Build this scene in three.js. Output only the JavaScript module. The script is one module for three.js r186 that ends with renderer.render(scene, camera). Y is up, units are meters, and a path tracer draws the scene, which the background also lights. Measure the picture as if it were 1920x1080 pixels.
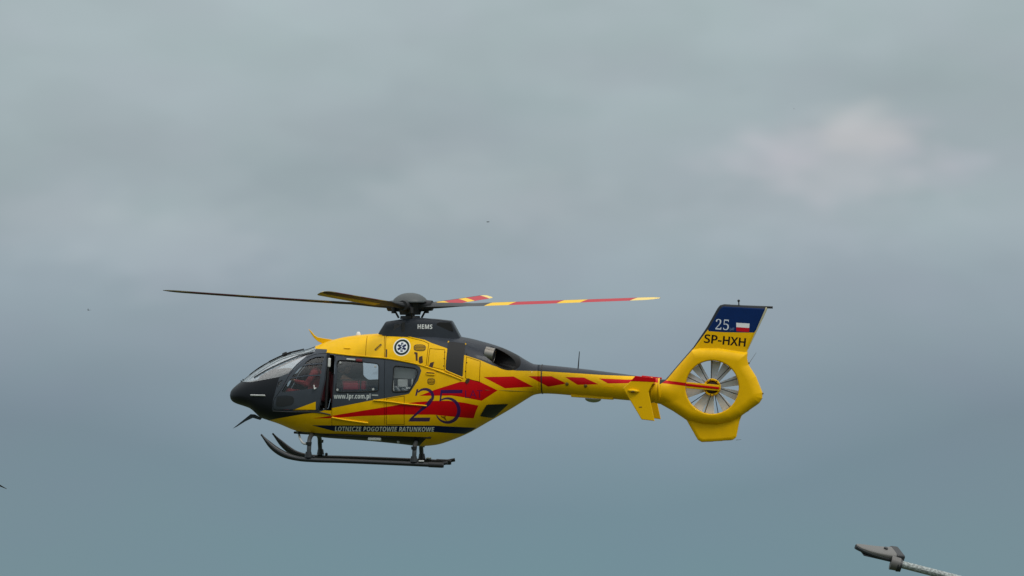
import * as THREE from 'three';
import { mergeGeometries, mergeVertices, toCreasedNormals } from 'three/addons/utils/BufferGeometryUtils.js';
import { RoundedBoxGeometry } from 'three/addons/geometries/RoundedBoxGeometry.js';
import { Brush, Evaluator, ADDITION, SUBTRACTION, INTERSECTION } from 'three-bvh-csg';
import { createNoise2D, createNoise3D } from 'simplex-noise';

// ---------------------------------------------------------------- camera, sky, sun, exposure
const D2R = Math.PI / 180;
const scene = new THREE.Scene();
const F = 7584, PITCH = 4.6 * D2R, EYE = new THREE.Vector3(0, 7.5, 0);       // focal length in photo pixels
const camera = new THREE.PerspectiveCamera(2 * Math.atan(540 / F) / D2R, 16 / 9, 0.5, 9000);
camera.position.copy(EYE); camera.rotation.set(PITCH, 0, 0); camera.updateMatrixWorld(true);
const renderer = new THREE.WebGLRenderer({ antialias: true });
renderer.toneMapping = THREE.LinearToneMapping; renderer.toneMappingExposure = 1;
renderer.shadowMap.enabled = true;
function seeded(s) { return () => { s = (s + 0x6d2b79f5) | 0; let t = Math.imul(s ^ (s >>> 15), 1 | s); t = (t + Math.imul(t ^ (t >>> 7), 61 | t)) ^ t; return ((t ^ (t >>> 14)) >>> 0) / 4294967296; }; }
const n2 = createNoise2D(seeded(11)), n3 = createNoise3D(seeded(5));
const clamp = (x, a = 0, b = 1) => Math.min(b, Math.max(a, x)), sstep = (a, b, x) => { const t = clamp((x - a) / (b - a)); return t * t * (3 - 2 * t); };
const mix = (a, b, t) => a + (b - a) * t;
const fbm = (x, y, o = 4) => { let s = 0, a = 0.5; for (let i = 0; i < o; i++) { s += a * n2(x, y); x = x * 2.03 + 7.1; y = y * 2.03 - 3.7; a *= 0.5; } return s; };
const lin = (v) => { v /= 255; return v <= 0.04045 ? v / 12.92 : Math.pow((v + 0.055) / 1.055, 2.4); };

// overcast sky: [elevation in degrees, sRGB], the low band as the photograph shows it, brightening to the zenith as an overcast sky does
const BANDS = [[-90, 104, 128, 139], [0, 106, 130, 141], [0.6, 108, 136, 146], [1.3, 115, 140, 151], [2.05, 124, 146, 158], [3.0, 135, 153, 165], [4.0, 145, 160, 170], [4.75, 151, 165, 174], [5.6, 158, 171, 177], [6.8, 160, 173, 178], [8.7, 167, 181, 185], [10.5, 162, 176, 181], [20, 163, 177, 182], [30, 190, 199, 203]]
  .map(([e, r, g, b]) => [e, lin(r), lin(g), lin(b)]).concat([[50, 1.08, 1.1, 1.1], [90, 1.55, 1.55, 1.53]]);
function skyColor(az, el, out) {                                               // az, el in degrees; az 0 straight ahead, positive to the right
  let i = 1; while (i < BANDS.length - 1 && BANDS[i][0] < el) i++;
  const a = BANDS[i - 1], b = BANDS[i], t = clamp((el - a[0]) / (b[0] - a[0]));
  const n = fbm(az * 0.16 + 3, el * 0.42 + 1.5, 5), n1 = fbm(az * 0.05 + 9, el * 0.16 - 4, 3);
  const amount = sstep(1.5, 5, el) * 0.055 + 0.02;
  const m = (1 + amount * (n * 1.1 + n1 * 0.7)) * (1 - 0.2 * sstep(1.5, 8, Math.abs(az)) * (1 - sstep(2.2, 5, el)));
  const heap = sstep(-0.06, 0.1, fbm(az * 0.3 + 20, el * 0.48 + 3, 5)) - 0.5, veil = n2(az * 0.9 + 40, el * 1.6), tint = fbm(az * 0.35 - 8, el * 0.7 + 6, 3) * 0.022;
  const q = 1 + (0.026 * heap + 0.005 * veil) * sstep(3.2, 5.4, el);
  for (let c = 0; c < 3; c++) out[c] = mix(a[c + 1], b[c + 1], t) * m * q * (1 + tint * [1, -0.3, 0.6][c]);
}
function puff(az, el, a0, e0, ra, re, w) {                                      // a soft heap of cloud with a ragged rim
  const q = Math.hypot((az - a0) / ra, (el - e0) / re) + w * fbm(az * 1.1 + a0, el * 1.6 + e0, 4);
  return 1 - sstep(0.35, 1.15, q);
}
const AZ = (px) => Math.atan((px - 960) / F) / D2R, EL = (py) => 4.6 + Math.atan((540 - py) / F) / D2R;
{
  const Wd = 2048, Hd = 2048, data = new Float32Array(Wd * Hd * 4), c = [0, 0, 0];
  for (let j = 0; j < Hd; j++) for (let i = 0; i < Wd; i++) {
    const el = ((j + 0.5) / Hd - 0.5) * 180, phi = ((i + 0.5) / Wd - 0.5) * 2 * Math.PI;
    let az = Math.atan2(Math.cos(phi), -Math.sin(phi)) / D2R;                   // direction (cos, sin el, sin) seen from -z
    skyColor(az, el, c);
    const add = (k, r, g, b) => { c[0] += k * r; c[1] += k * g; c[2] += k * b; };
    if (Math.abs(az) < 14 && el < 14) {
      add(puff(az, el, AZ(1618), EL(240), 0.75, 0.42, 0.5), 0.07, 0.052, 0.04);
      add(puff(az, el, AZ(1575), EL(300), 1.5, 0.75, 0.5), 0.08, 0.05, 0.055);
      add(puff(az, el, AZ(1415), EL(300), 0.95, 0.36, 0.6), 0.045, 0.026, 0.033);
      add(puff(az, el, AZ(1775), EL(322), 0.8, 0.34, 0.6), 0.045, 0.026, 0.036);
      add(puff(az, el, AZ(1500), EL(410), 2.2, 0.55, 0.6), 0.02, 0.016, 0.02);
      add(puff(az, el, AZ(330), EL(470), 1.6, 0.75, 0.6), 0.03, 0.028, 0.027);
      add(puff(az, el, AZ(130), EL(420), 1.3, 0.6, 0.6), 0.02, 0.018, 0.018);
      add(puff(az, el, AZ(900), EL(360), 2.0, 0.55, 0.6), 0.024, 0.02, 0.02);
      add(puff(az, el, AZ(580), EL(330), 1.3, 0.6, 0.6), -0.016, -0.016, -0.015);
      add(puff(az, el, AZ(880), EL(210), 2.0, 0.5, 0.6), -0.014, -0.013, -0.012);
      add(puff(az, el, AZ(1500), EL(150), 2.4, 0.5, 0.6), -0.012, -0.012, -0.012);
    }
    data.set([c[0], c[1], c[2], 1], (j * Wd + i) * 4);
  }
  const sky = new THREE.DataTexture(data, Wd, Hd, THREE.RGBAFormat, THREE.FloatType);
  sky.mapping = THREE.EquirectangularReflectionMapping; sky.minFilter = sky.magFilter = THREE.LinearFilter; sky.needsUpdate = true;
  scene.background = sky; scene.environment = sky;
}
const sun = new THREE.DirectionalLight(new THREE.Color(1, 0.96, 0.9), 1.2);

// ---------------------------------------------------------------- photo pixels to directions, and the helicopter's own frame
const ray = (px, py) => new THREE.Vector3((px - 960) / F, -(py - 540) / F, -1).applyMatrix4(new THREE.Matrix4().makeRotationX(PITCH));
const far = (px, py, depth) => EYE.clone().addScaledVector(ray(px, py), depth);
const frame = new THREE.Group();                                              // x aft, y up, z to port
frame.position.copy(far(768, 700, 79)); frame.rotation.set(3.5 * D2R, -4.7 * D2R, 0, 'YXZ'); frame.updateMatrixWorld(true);
const inv = frame.matrixWorld.clone().invert(), eyeL = EYE.clone().applyMatrix4(inv);
function L(px, py, z = 0) { const d = ray(px, py).transformDirection(inv), t = (z - eyeL.z) / d.z; return eyeL.clone().addScaledVector(d, t); }
sun.position.copy(frame.position).add(new THREE.Vector3(40, 75, 45)); sun.target.position.copy(frame.position);
sun.castShadow = true; sun.shadow.radius = 34; sun.shadow.mapSize.set(2048, 2048);
Object.assign(sun.shadow.camera, { left: -16, right: 16, top: 16, bottom: -16, near: 1, far: 260 });
sun.name = 'sun'; scene.add(sun, sun.target);

// ---------------------------------------------------------------- helpers
const taken = new Map();
function numbered(name) { const n = taken.get(name) ?? 0; taken.set(name, n + 1); return n ? name + '_' + String(n).padStart(3, '0') : name; }
function tag(o, label, category, group, kind) { if (label) o.userData.label = label; if (category) o.userData.category = category; if (group) o.userData.group = group; if (kind) o.userData.kind = kind; return o; }
function part(name, geo, mat, parent) { const m = new THREE.Mesh(geo, mat); m.name = name; m.castShadow = m.receiveShadow = true; parent.add(m); return m; }
const M = (r, g, b, o = {}) => new THREE.MeshPhysicalMaterial({ color: new THREE.Color().setRGB(r, g, b), roughness: 0.5, ...o });
function box(w, h, d, r = 0.01) { return new RoundedBoxGeometry(w, h, d, 2, Math.min(r, w / 2.1, h / 2.1, d / 2.1)); }
function tube(points, radius, seg = 24, sides = 10, taper) {
  const curve = new THREE.CatmullRomCurve3(points, false, 'centripetal'), g = new THREE.TubeGeometry(curve, seg, radius, sides, false), p = g.attributes.position;
  if (taper) for (let i = 0; i <= seg; i++) { const c = curve.getPointAt(i / seg), k = taper(i / seg); for (let j = 0; j <= sides; j++) { const q = i * (sides + 1) + j, v = new THREE.Vector3().fromBufferAttribute(p, q).sub(c).multiplyScalar(k).add(c); p.setXYZ(q, v.x, v.y, v.z); } }
  const ends = [0, seg].map((i) => { const c = curve.getPointAt(i / seg), pos = [], idx = []; pos.push(c.x, c.y, c.z); for (let j = 0; j <= sides; j++) { const q = i * (sides + 1) + j; pos.push(p.getX(q), p.getY(q), p.getZ(q)); } for (let j = 1; j <= sides; j++) idx.push(0, i ? j : j + 1, i ? j + 1 : j); const e = new THREE.BufferGeometry(); e.setAttribute('position', new THREE.Float32BufferAttribute(pos, 3)); e.setIndex(idx); e.computeVertexNormals(); e.setAttribute('uv', new THREE.Float32BufferAttribute(new Float32Array(pos.length / 3 * 2), 2)); return e; });
  g.computeVertexNormals();
  return mergeGeometries([g, ...ends]);
}
function rod(a, b, r, sides = 12, r2 = r) {
  const g = new THREE.CylinderGeometry(r2, r, a.distanceTo(b), sides);
  g.applyQuaternion(new THREE.Quaternion().setFromUnitVectors(new THREE.Vector3(0, 1, 0), b.clone().sub(a).normalize()));
  return g.translate((a.x + b.x) / 2, (a.y + b.y) / 2, (a.z + b.z) / 2);
}
const V = (x, y, z = 0) => new THREE.Vector3(x, y, z);
function extrude(pts, z0, z1, bevel = 0) {
  const s = new THREE.Shape(pts.map((p) => new THREE.Vector2(p.x, p.y)));
  return new THREE.ExtrudeGeometry(s, { depth: z1 - z0 - 2 * bevel, bevelEnabled: bevel > 0, bevelSize: bevel, bevelThickness: bevel, bevelOffset: -bevel, bevelSegments: 2, curveSegments: 8 }).translate(0, 0, z0 + bevel);
}
function inflate(pts, d) {                                                     // offset a polygon outwards
  const n = pts.length; let area = 0; for (let i = 0; i < n; i++) { const a = pts[i], b = pts[(i + 1) % n]; area += a.x * b.y - b.x * a.y; }
  const s = Math.sign(area) * d;
  return pts.map((p, i) => { const a = pts[(i + n - 1) % n], b = pts[(i + 1) % n]; const u = V(p.x - a.x, p.y - a.y).normalize(), v = V(b.x - p.x, b.y - p.y).normalize(); const nx = u.y + v.y, ny = -(u.x + v.x), l = Math.max(0.4, (nx * nx + ny * ny) / 2); return V(p.x + s * nx / l, p.y + s * ny / l); });
}
function smoothPoly(pts, r = 0.04, k = 4) {                                    // round the corners of a polygon
  const out = [], n = pts.length;
  for (let i = 0; i < n; i++) {
    const p = pts[i], a = pts[(i + n - 1) % n], b = pts[(i + 1) % n], la = Math.hypot(a.x - p.x, a.y - p.y), lb = Math.hypot(b.x - p.x, b.y - p.y), ra = Math.min(r, la * 0.45) / la, rb = Math.min(r, lb * 0.45) / lb;
    const s = V(mix(p.x, a.x, ra), mix(p.y, a.y, ra)), e = V(mix(p.x, b.x, rb), mix(p.y, b.y, rb));
    for (let j = 0; j <= k; j++) { const t = j / k; out.push(V((1 - t) * (1 - t) * s.x + 2 * t * (1 - t) * p.x + t * t * e.x, (1 - t) * (1 - t) * s.y + 2 * t * (1 - t) * p.y + t * t * e.y)); }
  }
  return out;
}
function surfaceNets(f, lo, hi, cell) {                                         // mesh of f < 0
  const n = [0, 1, 2].map((k) => Math.ceil((hi[k] - lo[k]) / cell) + 1), [nx, ny, nz] = n, val = new Float32Array(nx * ny * nz), at = new Int32Array(nx * ny * nz).fill(-1);
  for (let k = 0, q = 0; k < nz; k++) for (let j = 0; j < ny; j++) for (let i = 0; i < nx; i++, q++) val[q] = f(lo[0] + i * cell, lo[1] + j * cell, lo[2] + k * cell);
  const pos = [], idx = [], sx = 1, sy = nx, sz = nx * ny;
  for (let k = 0; k < nz - 1; k++) for (let j = 0; j < ny - 1; j++) for (let i = 0; i < nx - 1; i++) {
    const q = i + j * sy + k * sz; let X = 0, Y = 0, Z = 0, c = 0;
    for (let e = 0; e < 12; e++) {
      const ax = e >> 2, b = e & 3, o1 = b & 1, o2 = b >> 1, [s0, s1, s2] = ax === 0 ? [sx, sy, sz] : ax === 1 ? [sy, sz, sx] : [sz, sx, sy];
      const p = q + o1 * s1 + o2 * s2, v0 = val[p], v1 = val[p + s0];
      if ((v0 < 0) === (v1 < 0)) continue;
      const t = v0 / (v0 - v1), d = [0, 0, 0]; d[ax] = t; d[(ax + 1) % 3] = o1; d[(ax + 2) % 3] = o2; X += d[0]; Y += d[1]; Z += d[2]; c++;
    }
    if (!c) continue;
    at[q] = pos.length / 3; pos.push(lo[0] + (i + X / c) * cell, lo[1] + (j + Y / c) * cell, lo[2] + (k + Z / c) * cell);
  }
  for (let k = 1; k < nz - 1; k++) for (let j = 1; j < ny - 1; j++) for (let i = 1; i < nx - 1; i++) {
    const q = i + j * sy + k * sz;
    for (let ax = 0; ax < 3; ax++) {
      const [s0, s1, s2] = ax === 0 ? [sx, sy, sz] : ax === 1 ? [sy, sz, sx] : [sz, sx, sy];
      const a = val[q] < 0, b = val[q + s0] < 0; if (a === b) continue;
      const p = [at[q], at[q - s1], at[q - s1 - s2], at[q - s2]]; if (p.some((v) => v < 0)) continue;
      if (a) idx.push(p[0], p[1], p[2], p[0], p[2], p[3]); else idx.push(p[0], p[2], p[1], p[0], p[3], p[2]);
    }
  }
  const g = new THREE.BufferGeometry(); g.setAttribute('position', new THREE.Float32BufferAttribute(pos, 3)); g.setIndex(idx);
  const nor = new Float32Array(pos.length), e = cell * 0.6;
  for (let i = 0; i < pos.length; i += 3) { const [x, y, z] = [pos[i], pos[i + 1], pos[i + 2]], v = V(f(x + e, y, z) - f(x - e, y, z), f(x, y + e, z) - f(x, y - e, z), f(x, y, z + e) - f(x, y, z - e)).normalize(); nor.set([v.x, v.y, v.z], i); }
  g.setAttribute('normal', new THREE.BufferAttribute(nor, 3));
  return g;
}
const smax = (a, b, k) => { if (k <= 1e-6) return Math.max(a, b); const h = clamp(0.5 + 0.5 * (a - b) / k); return mix(b, a, h) + k * h * (1 - h); }, smin = (a, b, k) => -smax(-a, -b, k);

// ---------------------------------------------------------------- ground
{
  const S = 512, px = new Uint8Array(S * S * 4);
  for (let j = 0; j < S; j++) for (let i = 0; i < S; i++) { const a = fbm(i / 40, j / 40, 5), b = n2(i / 3, j / 3) * 0.5, k = 62 + 22 * a + 14 * b; px.set([k * 0.92, k * 1.08, k * 0.62, 255], (j * S + i) * 4); }
  const t = new THREE.DataTexture(px, S, S); t.colorSpace = THREE.SRGBColorSpace; t.wrapS = t.wrapT = THREE.RepeatWrapping; t.magFilter = THREE.LinearFilter; t.repeat.set(500, 500); t.needsUpdate = true;
  const g = new THREE.CircleGeometry(6000, 64).rotateX(-Math.PI / 2);
  const ground = part('ground', g, new THREE.MeshStandardMaterial({ map: t, roughness: 1 }), scene);
  tag(ground, 'short dark green grass field below the helicopter', 'ground', null, 'structure');
}

// ---------------------------------------------------------------- helicopter body shape
// [photo x, top y, bottom y, widest y, half width in m, upper roundness, lower roundness]
const ST = [
  [431, 741, 741.6, 741.3, 0.004, 2, 2], [432.5, 735, 747.5, 741.3, 0.1, 2, 2], [436, 729.5, 752.5, 741.5, 0.19, 2, 2], [443, 723, 756.5, 742, 0.29, 2, 2], [455, 713.5, 760.5, 742, 0.4, 2.05, 2],
  [470, 701.5, 766, 743, 0.5, 2.1, 2.1], [480, 694, 774, 745, 0.56, 2.1, 2.2], [490, 687.5, 783, 747, 0.6, 2.15, 2.3], [504, 679, 788, 749, 0.65, 2.2, 2.4], [525, 668.5, 795, 750, 0.7, 2.25, 2.5],
  [550, 660, 805.5, 751, 0.74, 2.3, 2.5], [575, 655, 813.5, 751, 0.765, 2.35, 2.5], [595, 648, 818.5, 750, 0.775, 2.3, 2.5], [620, 638.5, 821.5, 748, 0.78, 2.25, 2.5], [655, 630.5, 824, 746, 0.785, 2.3, 2.5],
  [700, 626, 827.5, 745, 0.785, 2.3, 2.5], [750, 624, 832.5, 744, 0.785, 2.3, 2.5], [790, 624, 836.5, 742, 0.785, 2.35, 2.4], [815, 625, 834.5, 740, 0.78, 2.35, 2.3], [850, 629, 824, 735, 0.765, 2.3, 2.2],
  [880, 634, 811, 729, 0.735, 2.3, 2.1], [910, 641.5, 794, 722, 0.67, 2.2, 2.1], [940, 651, 777, 716, 0.57, 2.15, 2], [968, 664, 760.5, 712, 0.45, 2.1, 2], [988, 676, 748, 711, 0.35, 2, 2], [1003, 683, 740, 711, 0.29, 2, 2], [1018, 684, 738, 711, 0.278, 2, 2], [1100, 692.5, 744, 718, 0.264, 2, 2], [1245, 711.5, 756.5, 734, 0.228, 2, 2],
];
const stX = ST.map((s) => L(s[0], s[3]).x);
const rows = [1, 2, 3, 4, 5, 6].map((k) => ST.map((s) => (k < 4 ? L(s[0], s[k]).y : s[k])));
function monotone(xs, ys) {
  const n = xs.length, d = [], m = [];
  for (let i = 0; i < n - 1; i++) d.push((ys[i + 1] - ys[i]) / (xs[i + 1] - xs[i]));
  m.push(d[0]); for (let i = 1; i < n - 1; i++) m.push(d[i - 1] * d[i] <= 0 ? 0 : 2 * d[i - 1] * d[i] / (d[i - 1] + d[i])); m.push(d[n - 2]);
  return (x) => { x = clamp(x, xs[0], xs[n - 1]); let i = 0; while (i < n - 2 && x > xs[i + 1]) i++; const h = xs[i + 1] - xs[i], t = (x - xs[i]) / h, t2 = t * t, t3 = t2 * t; return (2 * t3 - 3 * t2 + 1) * ys[i] + (t3 - 2 * t2 + t) * h * m[i] + (3 * t2 - 2 * t3) * ys[i + 1] + (t3 - t2) * h * m[i + 1]; };
}
const [fT, fB, fM, fW, fU, fL] = rows.map((r) => monotone(stX, r));
function W(x, y, inset = 0) {
  const m = fM(x), up = y > m, n = up ? fU(x) : fL(x), t = Math.abs(y - m) / Math.max(1e-4, (up ? fT(x) - m : m - fB(x)) - inset), w = fW(x) - inset;
  return t >= 1 || w <= 0 ? 0 : w * Math.pow(1 - Math.pow(t, n), 1 / n);
}
const X = (px) => L(px, 730).x;
function LP(px, py, off = 0) { let z = 0.6, p; for (let i = 0; i < 8; i++) { p = L(px, py, z); z = mix(z, W(p.x, p.y) + off, 0.8); } p.z = z; return p; }
function loft(x0, x1, inset, nS, nR, squeeze = 1) {
  const pos = [], idx = [];
  for (let i = 0; i <= nS; i++) {
    const u = i / nS, x = x0 + (x1 - x0) * (squeeze === 1 ? u : Math.pow(u, squeeze)), m = fM(x), T = Math.max(0.002, fT(x) - m - inset), B = Math.max(0.002, m - fB(x) - inset), w = Math.max(0.002, fW(x) - inset);
    for (let j = 0; j < nR; j++) { const a = j / nR * 2 * Math.PI, c = Math.cos(a), s = Math.sin(a), e = 2 / (s > 0 ? fU(x) : fL(x)); pos.push(x, m + (s > 0 ? T : B) * Math.sign(s) * Math.pow(Math.abs(s), e), w * Math.sign(c) * Math.pow(Math.abs(c), e)); }
  }
  for (let i = 0; i < nS; i++) for (let j = 0; j < nR; j++) { const a = i * nR + j, b = i * nR + (j + 1) % nR, c = a + nR, d = b + nR; idx.push(a, c, b, b, c, d); }
  for (const [r, flip] of [[0, false], [nS, true]]) { const c = pos.length / 3; let sx = 0, sy = 0; for (let j = 0; j < nR; j++) { sx += pos[(r * nR + j) * 3]; sy += pos[(r * nR + j) * 3 + 1]; } pos.push(sx / nR, sy / nR, 0); for (let j = 0; j < nR; j++) { const a = r * nR + j, b = r * nR + (j + 1) % nR; flip ? idx.push(c, b, a) : idx.push(c, a, b); } }
  const g = new THREE.BufferGeometry(); g.setAttribute('position', new THREE.Float32BufferAttribute(pos, 3)); g.setIndex(idx); g.computeVertexNormals();
  g.setAttribute('uv', new THREE.Float32BufferAttribute(new Float32Array(pos.length / 3 * 2), 2));
  return g;
}

// ---------------------------------------------------------------- livery: flat paint and print, drawn in the helicopter's own side view (x aft, y up), port half above, starboard half below
const RED = '#c80410', NAVY = '#0c1f47', COAL = '#434951', YEL = '#f4bd00';
const A0 = L(420, 865), A1 = L(1030, 588);                                    // cabin sheet
const T0 = L(985, 842), T1 = L(1462, 556);                                    // tail sheet
function sheet(lo, hi, w, draw) {
  const S = w / (hi.x - lo.x), h = Math.ceil((hi.y - lo.y) * S), cv = document.createElement('canvas'); cv.width = w; cv.height = h * 2;
  const g = cv.getContext('2d');
  for (const side of [0, 1]) {
    g.save(); g.translate(0, side * h); g.beginPath(); g.rect(0, 0, w, h); g.clip();
    const C = (p) => [(p.x - lo.x) * S, (hi.y - p.y) * S];
    draw(g, C, S, side); g.restore();
  }
  const im = g.getImageData(0, 0, w, h * 2), d = im.data;                     // faint unevenness of the paint film and road-film specks
  for (let j = 0, q = 0; j < h * 2; j++) for (let i = 0; i < w; i++, q += 4) { const k = 1 + 0.035 * fbm(i / 90, j / 90, 3) + 0.03 * n2(i / 5, j / 5); for (let c = 0; c < 3; c++) d[q + c] = clamp(d[q + c] * k, 0, 255); }
  g.putImageData(im, 0, 0);
  const t = new THREE.CanvasTexture(cv); t.colorSpace = THREE.SRGBColorSpace; t.magFilter = THREE.LinearFilter; t.anisotropy = 8;
  return { t, uv(geo) {                                                        // planar side-view coordinates, port or starboard by triangle
    const q = geo.index ? geo.toNonIndexed() : geo, p = q.attributes.position, u = new Float32Array(p.count * 2), H = h * 2;
    for (let i = 0; i < p.count; i += 3) { const port = p.getZ(i) + p.getZ(i + 1) + p.getZ(i + 2) >= 0; for (let k = i; k < i + 3; k++) { u[k * 2] = (p.getX(k) - lo.x) / (hi.x - lo.x); const v = clamp((hi.y - p.getY(k)) * S, 1, h - 2) + (port ? 0 : h); u[k * 2 + 1] = 1 - v / H; } }
    q.setAttribute('uv', new THREE.BufferAttribute(u, 2)); return q;
  } };
}
const fillPoly = (g, C, pts, map, color) => { g.fillStyle = color; g.beginPath(); pts.forEach(([x, y], i) => { const [a, b] = C(map(x, y)); i ? g.lineTo(a, b) : g.moveTo(a, b); }); g.closePath(); g.fill(); };
function textAt(g, C, S, side, p, str, font, px, color, { width, slope = 0, slant = 0, align = 'left', weight = 0 } = {}) {     // px: letter height in photo pixels
  const k = S / 96; g.save(); const [x, y] = C(p); g.translate(x, y); g.rotate(slope);
  g.font = font.replace('#', (px * k).toFixed(1)); const w = g.measureText(str).width, sx = width ? width * k / w : 1;
  if (side) { g.translate(w * sx, 0); g.scale(-1, 1); }
  g.transform(sx, 0, slant * sx, 1, 0, 0); g.fillStyle = color; g.textAlign = align; g.fillText(str, 0, 0); if (weight) { g.strokeStyle = color; g.lineWidth = weight * k; g.strokeText(str, 0, 0); } g.restore();
}
const livery = sheet(A0, A1, 2048, (g, C, S, side) => {
  g.fillStyle = YEL; g.fillRect(0, 0, 4096, 4096);
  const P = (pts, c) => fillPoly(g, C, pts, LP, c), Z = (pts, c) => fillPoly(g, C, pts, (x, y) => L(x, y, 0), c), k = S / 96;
  // black nose, doors and cabin band
  P([[400, 560], [577, 560], [577, 653], [613, 655], [613, 662], [650, 666.5], [700, 671], [725, 673], [762, 679.6], [780, 684], [787, 688], [790, 695], [784, 713], [767, 738], [760, 740], [720, 747], [700, 750], [618, 766], [600, 772], [570, 776], [508, 787], [470, 800], [400, 830]], COAL);
  P([[400, 640], [470, 690], [452, 715.5], [470, 716.5], [496, 712], [524, 706.5], [512, 750], [510, 769], [598, 770], [598, 773], [570, 776], [508, 787], [470, 800], [400, 830]], '#1e2126');  // nose darkened further: shade from its facing put into the paint
  Z([[560, 560], [577, 560], [577, 656], [560, 662]], COAL);
  P([[549, 769], [592, 753], [592, 769]], YEL);
  // black engine deck
  P([[705, 560], [715, 622.5], [745, 625], [760, 627.6], [772, 632], [796, 637], [809, 643], [835, 652], [872, 666], [900, 675], [923, 685], [948, 692.5], [970, 695], [1040, 696], [1040, 560]], '#383d45');
  { const pts = []; for (let i = 0; i < 40; i++) { const a = i / 40 * 2 * Math.PI, x = Math.cos(a) * 31, y = Math.sin(a) * 19, r = 0.42; pts.push([946 + x * Math.cos(r) - y * Math.sin(r), 674 + x * Math.sin(r) + y * Math.cos(r) - 1]); } fillPoly(g, C, pts, (x, y) => L(x, y, 0.42), '#0b0b0c'); }   // shade of the deep exhaust trough, painted near-black
  // red arrows
  P([[587, 784.5], [617, 780.5], [680, 770], [740, 760.5], [752, 758], [780, 754], [813, 751.7], [840, 751.5], [870, 755], [897, 760.5], [892, 772], [888, 784.5], [863, 782.5], [813, 777.5], [747, 777.5], [680, 780], [620, 784]], RED);
  P([[787, 742], [815, 731], [863, 716], [873, 716], [878, 711], [898, 715], [933, 732], [903, 751.5], [870, 745], [847, 741.7]], RED);
  P([[906.7, 707], [963, 706], [1000, 725], [946.7, 728]], RED);
  P([[991, 705.5], [1034, 705.5], [1060, 718], [1058, 720], [1028, 725]], RED);
  // blue band along the sill, dark belly
  P([[585, 797.5], [680, 798], [813, 798], [892, 802], [885, 808], [872, 813.5], [813, 810], [680, 809.5], [625, 808]], NAVY);
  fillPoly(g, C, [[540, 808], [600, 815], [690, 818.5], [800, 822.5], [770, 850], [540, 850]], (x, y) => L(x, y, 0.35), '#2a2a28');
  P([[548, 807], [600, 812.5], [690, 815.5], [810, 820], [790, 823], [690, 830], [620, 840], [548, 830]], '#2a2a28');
  // lettering
  textAt(g, C, S, side, LP(627, 808.4), 'LOTNICZE POGOTOWIE RATUNKOWE', 'bold #px sans-serif', 12, '#f4f4f0', { width: 187, slope: 0.008, slant: -0.25 });
  textAt(g, C, S, side, LP(626, 747.6), 'www.lpr.com.pl', 'bold #px sans-serif', 12.5, '#d9dedb', { width: 69 });
  P([[697, 739.6], [709, 740], [709, 742.4], [697, 741.6]], '#b9bebb');
  // twenty-five
  const INK = 'rgba(46,30,96,0.88)', path = (pts, w, close) => { g.beginPath(); pts.forEach(([x, y], i) => { const [a, b] = C(LP(x, y)); i ? g.lineTo(a, b) : g.moveTo(a, b); }); g.lineWidth = w * k; g.strokeStyle = INK; g.lineJoin = 'round'; g.stroke(); };
  const outline = (cx, cy, rx, ry, a0, a1, w0, w1, wm) => { const o = [], q = []; for (let i = 0; i <= 24; i++) { const t = i / 24, a = mix(a0, a1, t), w = mix(w0, w1, t) + wm * Math.sin(Math.PI * t); o.push([cx + (rx + w / 2) * Math.cos(a), cy + (ry + w / 2) * Math.sin(a)]); q.unshift([cx + (rx - w / 2) * Math.cos(a), cy + (ry - w / 2) * Math.sin(a)]); } P(o.concat(q), INK); };
  const flip = (f) => { if (!side) return f(); g.save(); const [a] = C(LP(767, 760)), [b] = C(LP(905, 760)); g.translate(a + b, 0); g.scale(-1, 1); f(); g.restore(); };
  flip(() => {
    P([[778.4, 742], [781, 730], [784.5, 729.5], [783.5, 734.5], [781.5, 742]], INK);
    outline(796.5, 743, 15, 13.2, -2.55, 0.42, 2.4, 5, 1.8);
    P([[813.6, 748], [806.5, 747], [800, 755.5], [788, 766.5], [767, 786.5], [772, 786], [791, 771], [806, 759.5]], INK);
    P([[765.5, 790.3], [805, 790.3], [807, 783], [770.5, 783.2]], INK);
    P([[827, 731.2], [867.5, 730.8], [866.8, 737.2], [828.5, 737.6]], INK);
    P([[826.4, 731.5], [829.6, 731.5], [827.2, 751], [824, 751]], INK);
    outline(838.5, 769.5, 22, 22.6, -2.3, 2.72, 1.8, 1.8, 4.8);
    P([[826, 779], [830, 781], [833, 780.5], [836, 785], [838, 790], [835, 788], [831, 784], [828, 783]], '#8a5a10'); P([[833, 780.5], [836, 779], [835, 783]], '#8a5a10');
    textAt(g, C, S, 0, LP(870, 746), 'LAT', '#px sans-serif', 20, 'rgba(98,18,84,0.85)', { width: 34 });
  });
  // rescue roundel, star with staff
  const disc = (r, c) => { const [a, b] = C(LP(753.5, 651)); g.fillStyle = c; g.beginPath(); g.ellipse(a, b, r * k, r * k * 1.02, 0, 0, 7); g.fill(); };
  disc(16.4, '#eceadd'); disc(14.4, '#20302f'); disc(10.6, '#e8eceb');
  { const [a, b] = C(LP(753.5, 651)); g.fillStyle = '#0f2047'; for (let i = 0; i < 3; i++) { g.save(); g.translate(a, b); g.rotate(i * Math.PI / 3); g.fillRect(-2.1 * k, -8.6 * k, 4.2 * k, 17.2 * k); g.restore(); } g.strokeStyle = '#dfe6e8'; g.lineWidth = 0.9 * k; g.beginPath(); g.moveTo(a, b - 7 * k); g.lineTo(a, b + 7 * k); for (let t = 0; t <= 20; t++) { const y = b + mix(-5, 6, t / 20) * k, x = a + Math.sin(t * 0.75) * 2 * k; t ? g.lineTo(x, y) : g.moveTo(x, y); } g.stroke(); }
});
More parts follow.
